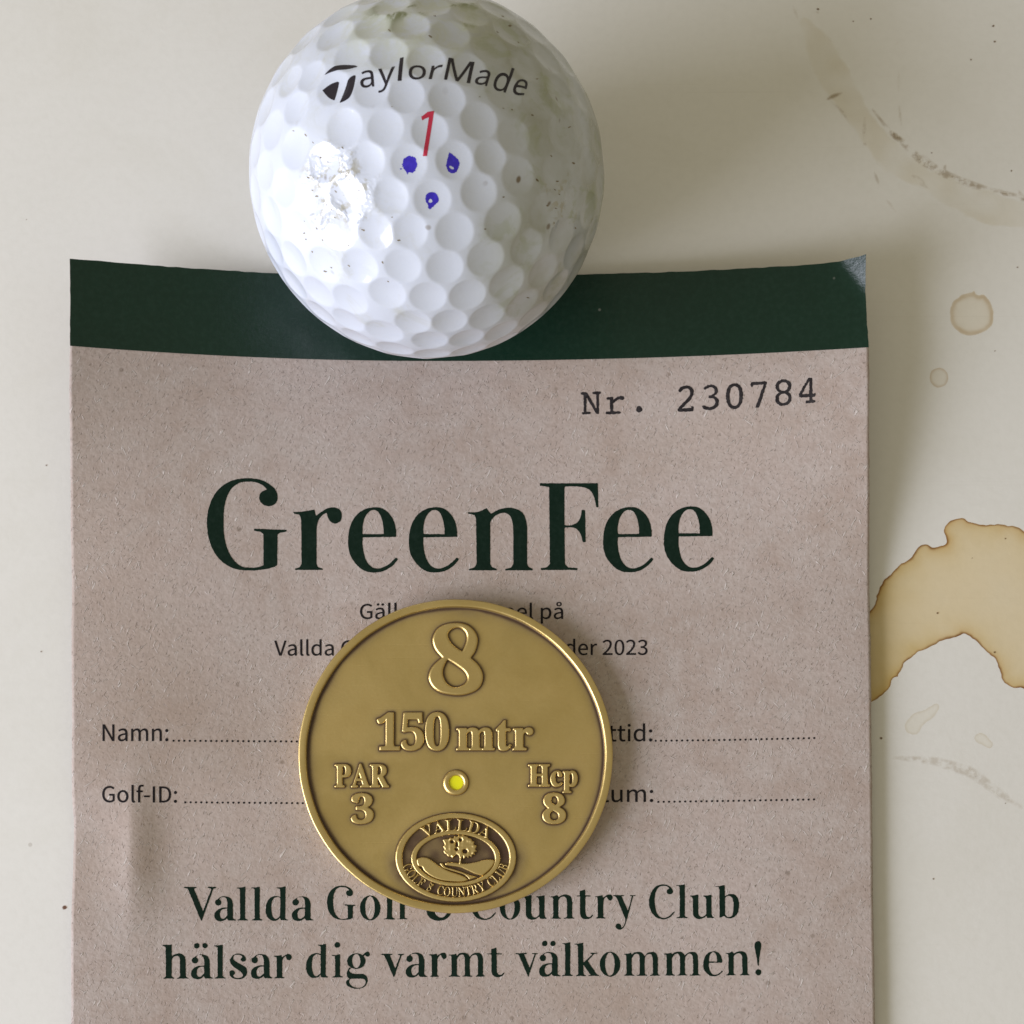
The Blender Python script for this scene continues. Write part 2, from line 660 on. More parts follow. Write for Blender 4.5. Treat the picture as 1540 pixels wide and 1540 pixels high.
def coffee():
    s = ("440,720 515,672 540,600 !550,545 600,490 665,430 735,385 770,332 815,306 850,322 900,318 932,292 925,205 965,165 1025,150 "
         "1065,168 1110,185 1250,190 1340,203 1400,240 1520,330 1640,600 1660,900 1600,1180 1500,1260 1386,1141 1330,1130 1268,1090 1245,1020 1228,975 1170,925 "
         "1090,850 1040,822 985,842 920,860 860,890 762,932 700,985 665,1050 !658,1076 630,1080 600,1130 515,1212 420,1260 330,1150 310,900 380,760")
    a = mm(px_loop(s, 1180, 740, 3.85))
    shp = jit(Shape([a]), 0.16, 0.9, 3)

    def fn(sd, x, y):
        e = np.exp(-(sd / (0.10 + 0.18 * vnoise(x * 0.6, y * 0.6, 12))) ** 2)          # dark dried rim
        halo = np.exp(-sd / 1.6)
        # deeper pool towards the card
        deep = sst(62, 46, x)
        c = lerp3((0.965, 0.90, 0.765), (0.875, 0.755, 0.47), np.clip((halo * 0.62 + deep * 0.34) * (0.45 + 0.9 * vnoise(x * 0.16, y * 0.16, 31) * 0.5 + 0.45 * vnoise(x * 0.45, y * 0.45, 32)), 0, 1))
        rim = lerp3((0.52, 0.30, 0.115), (0.36, 0.17, 0.05), np.clip(vnoise(x * 0.8, y * 0.8, 5) * 1.2, 0, 1))
        e = e * (0.55 + 0.45 * vnoise(x * 0.35, y * 0.35, 8))
        e2 = (0.46 * vnoise(x * 0.3, y * 0.3, 41) * np.exp(-sd / 0.6))[:, None]
        c = c * (1 - e2) + np.array([[0.74, 0.48, 0.20]]) * e2
        return c * (1 - e[:, None]) + rim * e[:, None]
    film('coffee_stain', [(shp, fn, 0.0, 0.16)], 'large brown ring-shaped coffee stain with a dark crisp edge', 0.03)


def drop_ring():
    a = mm(px_loop("860,1258 !871,1240 880,1262 920,1275 948,1330 945,1395 905,1430 850,1440 795,1420 766,1370 772,1310 810,1270", 1160, 0, 2.853))
    shp = jit(Shape([a]), 0.12, 1.2, 11)

    def fn(sd, x, y):
        e = np.exp(-((sd - 0.3) / 0.32) ** 2) * (0.5 + 0.5 * vnoise(x * .9, y * .9, 2))
        e = e + 0.25 * np.exp(-sd / 0.9)
        return lerp3((0.985, 0.965, 0.92), (0.86, 0.785, 0.67), np.clip(e, 0, 1))
    film('dried_drop', [(shp, fn, 0.0, 0.16)], 'small pale brown ring left by a dried drop', 0.03)
    parts = []
    for s in ("700,1340 740,1290 800,1265 850,1235 885,1228 890,1265 850,1310 800,1350 770,1395 730,1402 700,1385",
              "1100,1420 1130,1398 1165,1410 1200,1455 1190,1480 1160,1475 1110,1445"):
        q = mm(px_loop(s, 1180, 740, 3.85))
        parts.append((jit(Shape([q]), 0.08, 1.2, 21), lambda sd, x, y: lerp3((0.99, 0.98, 0.955), (0.94, 0.915, 0.865), np.exp(-(sd / 0.22) ** 2)), 0.0, 0.16))
    q = mm(ellipse(1412, 568, 14, 15, 30))
    parts.append((jit(Shape([q]), 0.08, 1.2, 22), lambda sd, x, y: lerp3((0.985, 0.97, 0.94), (0.88, 0.82, 0.74), np.exp(-(sd / 0.25) ** 2)), 0.0, 0.16))
    film('faint_drop', parts, 'three faint outlines of dried drops near the coffee stain', 0.03)


def trail(pts, w):
    """a smear: thin closed strip round a polyline in photo px"""
    a = np.array(pts, float)
    d = np.gradient(a, axis=0)
    n = np.stack([-d[:, 1], d[:, 0]], 1) / np.linalg.norm(d, axis=1)[:, None]
    k = np.sin(np.linspace(0.35, math.pi - 0.35, len(a)))[:, None]
    return np.concatenate([a + n * w * k, (a - n * w * k)[::-1]])


def dirt():
    def tl(raw, w):
        q = [(1160 + x / 2.853, y / 2.853) for x, y in raw]
        t = np.linspace(0, 1, len(q))
        tt = np.linspace(0, 1, max(6, len(q) * 4))
        q = np.stack([np.interp(tt, t, [p[0] for p in q]), np.interp(tt, t, [p[1] for p in q])], 1)
        return mm(trail(q, w / 2.853))
    parts = []

    def dk(amt, c=(0.50, 0.405, 0.28)):
        return lambda sd, x, y: lerp3((1, 1, 1), c, np.clip(sd / 0.30, 0, 1) * amt * 0.72 * (0.6 + 0.4 * vnoise(x * 0.7, y * 0.7, 4)))
    for raw, w, amt in (([(430, 465), (500, 555), (560, 608), (640, 690), (700, 720), (740, 745), (810, 775), (920, 812), (1030, 835), (1120, 855)], 20, 0.85),
                        ([(490, 550), (535, 590), (580, 615)], 15, 1.0), ([(735, 745), (748, 705)], 10, 0.9), ([(760, 755), (830, 780)], 14, 1.0),
                        ([(980, 825), (1025, 838)], 12, 1.0), ([(1060, 815), (1072, 850), (1110, 862)], 14, 1.0),
                        ([(232, 430), (262, 415), (306, 398)], 12, 0.9), ([(250, 430), (300, 475), (340, 540)], 10, 0.5),
                        ([(400, 500), (398, 560), (403, 632)], 11, 0.6), ([(396, 610), (404, 634)], 10, 0.9),
                        ([(546, 300), (546, 400)], 7, 0.55), ([(548, 450), (557, 545)], 8, 0.8), ([(440, 735), (462, 795)], 9, 0.6),
                        ([(492, 855), (512, 880), (545, 922)], 8, 0.6), ([(508, 212), (548, 178)], 6, 0.6), ([(90, 20), (118, 95)], 8, 0.4), ([(520, 3250), (700, 3265), (850, 3310), (960, 3390), (1080, 3470)], 26, 0.42), ([(840, 3300), (900, 3345)], 9, 0.4), ([(940, 3395), (985, 3430)], 9, 0.4),
                        ([(600, 650), (700, 715)], 22, 0.35), ([(600, 750), (680, 810)], 16, 0.4), ([(190, 50), (212, 58)], 8, 0.8)):
        parts.append((Shape([tl(raw, w)]), dk(amt), 1.0, 0.16))
    film('dirt_smear', parts, 'thin dark smears in an arc across the tabletop at upper right', 0.045)
    # pale band of an old ring
    band = mm(px_loop("130,80 200,110 300,230 380,400 430,480 520,570 610,660 740,750 900,815 1084,855 1200,870 1200,1000 1084,985 940,970 800,905 700,855 600,790 540,762 490,735 430,690 400,620 330,510 250,420 180,300 140,180", 1160, 0, 2.853))
    shp = jit(Shape([band]), 0.5, 0.35, 6)
    film('old_ring_mark', [(shp, lambda sd, x, y: lerp3((1, 1, 1), (0.945, 0.925, 0.875), np.clip(sd / 0.35, 0, 1) * (0.1 + 0.9 * vnoise(x * .4, y * .4, 3))), 0.0, 0.25)],
         'faint brownish band of an old ring mark at upper right', 0.02)
    specks = []
    for x, y, r in ((1160 + 427 / 2.853, 82 / 2.853, 1.9), (1283, 32, 1.6), (1230, 14, 2.0), (1493.7, 39.3, 2.3), (1495.8, 63.1, 2.0), (1460, 90, 1.4), (1401, 230, 1.9),
                    (1521, 257, 1.6), (97, 1365, 3.6), (1325, 1110, 2.6), (1530, 402, 1.4), (1496, 528, 1.3),
                    (1410, 922, 1.6), (1512, 810, 1.6), (1462, 840, 1.2), (1496, 981, 1.8), (40, 330, 1.2), (62, 980, 1.3), (1404, 1322, 1.6), (1512, 1208, 1.7), (70, 700, 1.2)):
        c = mm(ellipse(x, y, r, r * 0.9, 14))
        col_ = (0.82, 0.74, 0.64) if r > 8 else ((0.45, 0.33, 0.28) if r > 3.2 else (0.42, 0.34, 0.27))
        specks.append((jit(Shape([c]), 0.06, 3.0, int(x)), (lambda cc: (lambda sd, X, Y: lerp3((1, 1, 1), cc, np.clip(sd / 0.07, 0, 1))))(col_), 0.0, 0.06))
    film('crumb_speck', specks, 'tiny dark specks scattered over the tabletop', 0.05)


coffee()
drop_ring()
dirt()

# ================================================================ green fee card
card_origin = (0.0, 0.0, 0.3)
card = root('green_fee_card', card_origin)
tag(card, 'grey-brown green fee card with dark green top band, lying under the coin and ball', 'card')


def edge_fit(pts):
    """card edge measured in the photo, as x(y) on the curved card"""
    q = np.array(pts, float)
    x, y = PC(q[:, 0], q[:, 1])
    o = np.argsort(y)
    return lambda yy: np.interp(yy, y[o], x[o])


XLF = edge_fit([(105, 386), (105.5, 450), (105, 520), (105.5, 650), (106.5, 800), (107.5, 950), (108.5, 1100), (108.5, 1200), (111.5, 1245), (110, 1300), (108, 1360), (107.5, 1540)])
XRF = edge_fit([(1303, 376), (1306, 512), (1307, 650), (1307.5, 800), (1309, 950), (1311, 1150), (1313, 1350), (1316, 1540)])


def card_edge_top(x):
    return TOPY + 0.10 * (vnoise(np.asarray(x, float) * 0.9, np.zeros_like(np.asarray(x, float)), 7) - 0.5)


BOTY = float(P(770, 1700)[1])
BAND = float(PC(np.array([640.0]), np.array([543.0]))[1][0])


def sheet(name, y0, y1, off, thick, mat, step=0.4, topf=None, inset=0.0, label=None):
    nx = int((X_R - X_L) / step)
    ny = max(2, int(abs(y1 - y0) / step))
    xs = np.linspace(X_L + inset, X_R - inset, nx + 1)
    uu = np.linspace(0, 1, nx + 1)
    u = np.linspace(0, 1, ny + 1)
    V = []
    for j in range(ny + 1):
        yt = topf(xs) if topf is not None else np.full_like(xs, y1)
        yy = y0 + (yt - y0) * u[j]
        edge = 0.05 * (vnoise(np.full_like(xs, 0.0), yy * 1.3, 17) - 0.5)
        xl, xr = XLF(yy[0]) + inset, XRF(yy[-1]) - inset
        xx = xl + (xr - xl) * uu
        xx[0] += edge[0]
        xx[-1] += edge[-1] * 1.5
        V.append(np.column_stack([xx, yy, hcard(xx, yy) + off]))
    V = np.concatenate(V)
    W = nx + 1
    Fc = [(j * W + i, j * W + i + 1, (j + 1) * W + i + 1, (j + 1) * W + i) for j in range(ny) for i in range(nx)]
    if thick:
        n = len(V)
        V2 = V.copy()
        V2[:, 2] -= thick
        V = np.concatenate([V, V2])
        Fc += [tuple(n + k for k in f[::-1]) for f in list(Fc)]
        for i in range(nx):
            Fc.append((i + 1, i, n + i, n + i + 1))
            a = ny * W + i
            Fc.append((a, a + 1, n + a + 1, n + a))
        for j in range(ny):
            a = j * W
            Fc.append((a, a + W, n + a + W, n + a))
            a = j * W + nx
            Fc.append((a + W, a, n + a, n + a + W))
    o = to_obj(name, V, Fc, mat, card, card_origin, smooth=True, label=label)
    if thick:
        me = o.data
        # flat cut edges
        flags = [True] * len(me.polygons)
        for k in range(2 * nx * ny, len(me.polygons)):
            flags[k] = False
        me.polygons.foreach_set('use_smooth', flags)
    return o


sheet('paper', BOTY, TOPY, 0.0, 0.28, M_PAPER, topf=card_edge_top)
sheet('header_band', BAND, TOPY, 0.035, 0.0, M_GREEN, topf=card_edge_top, inset=0.015)

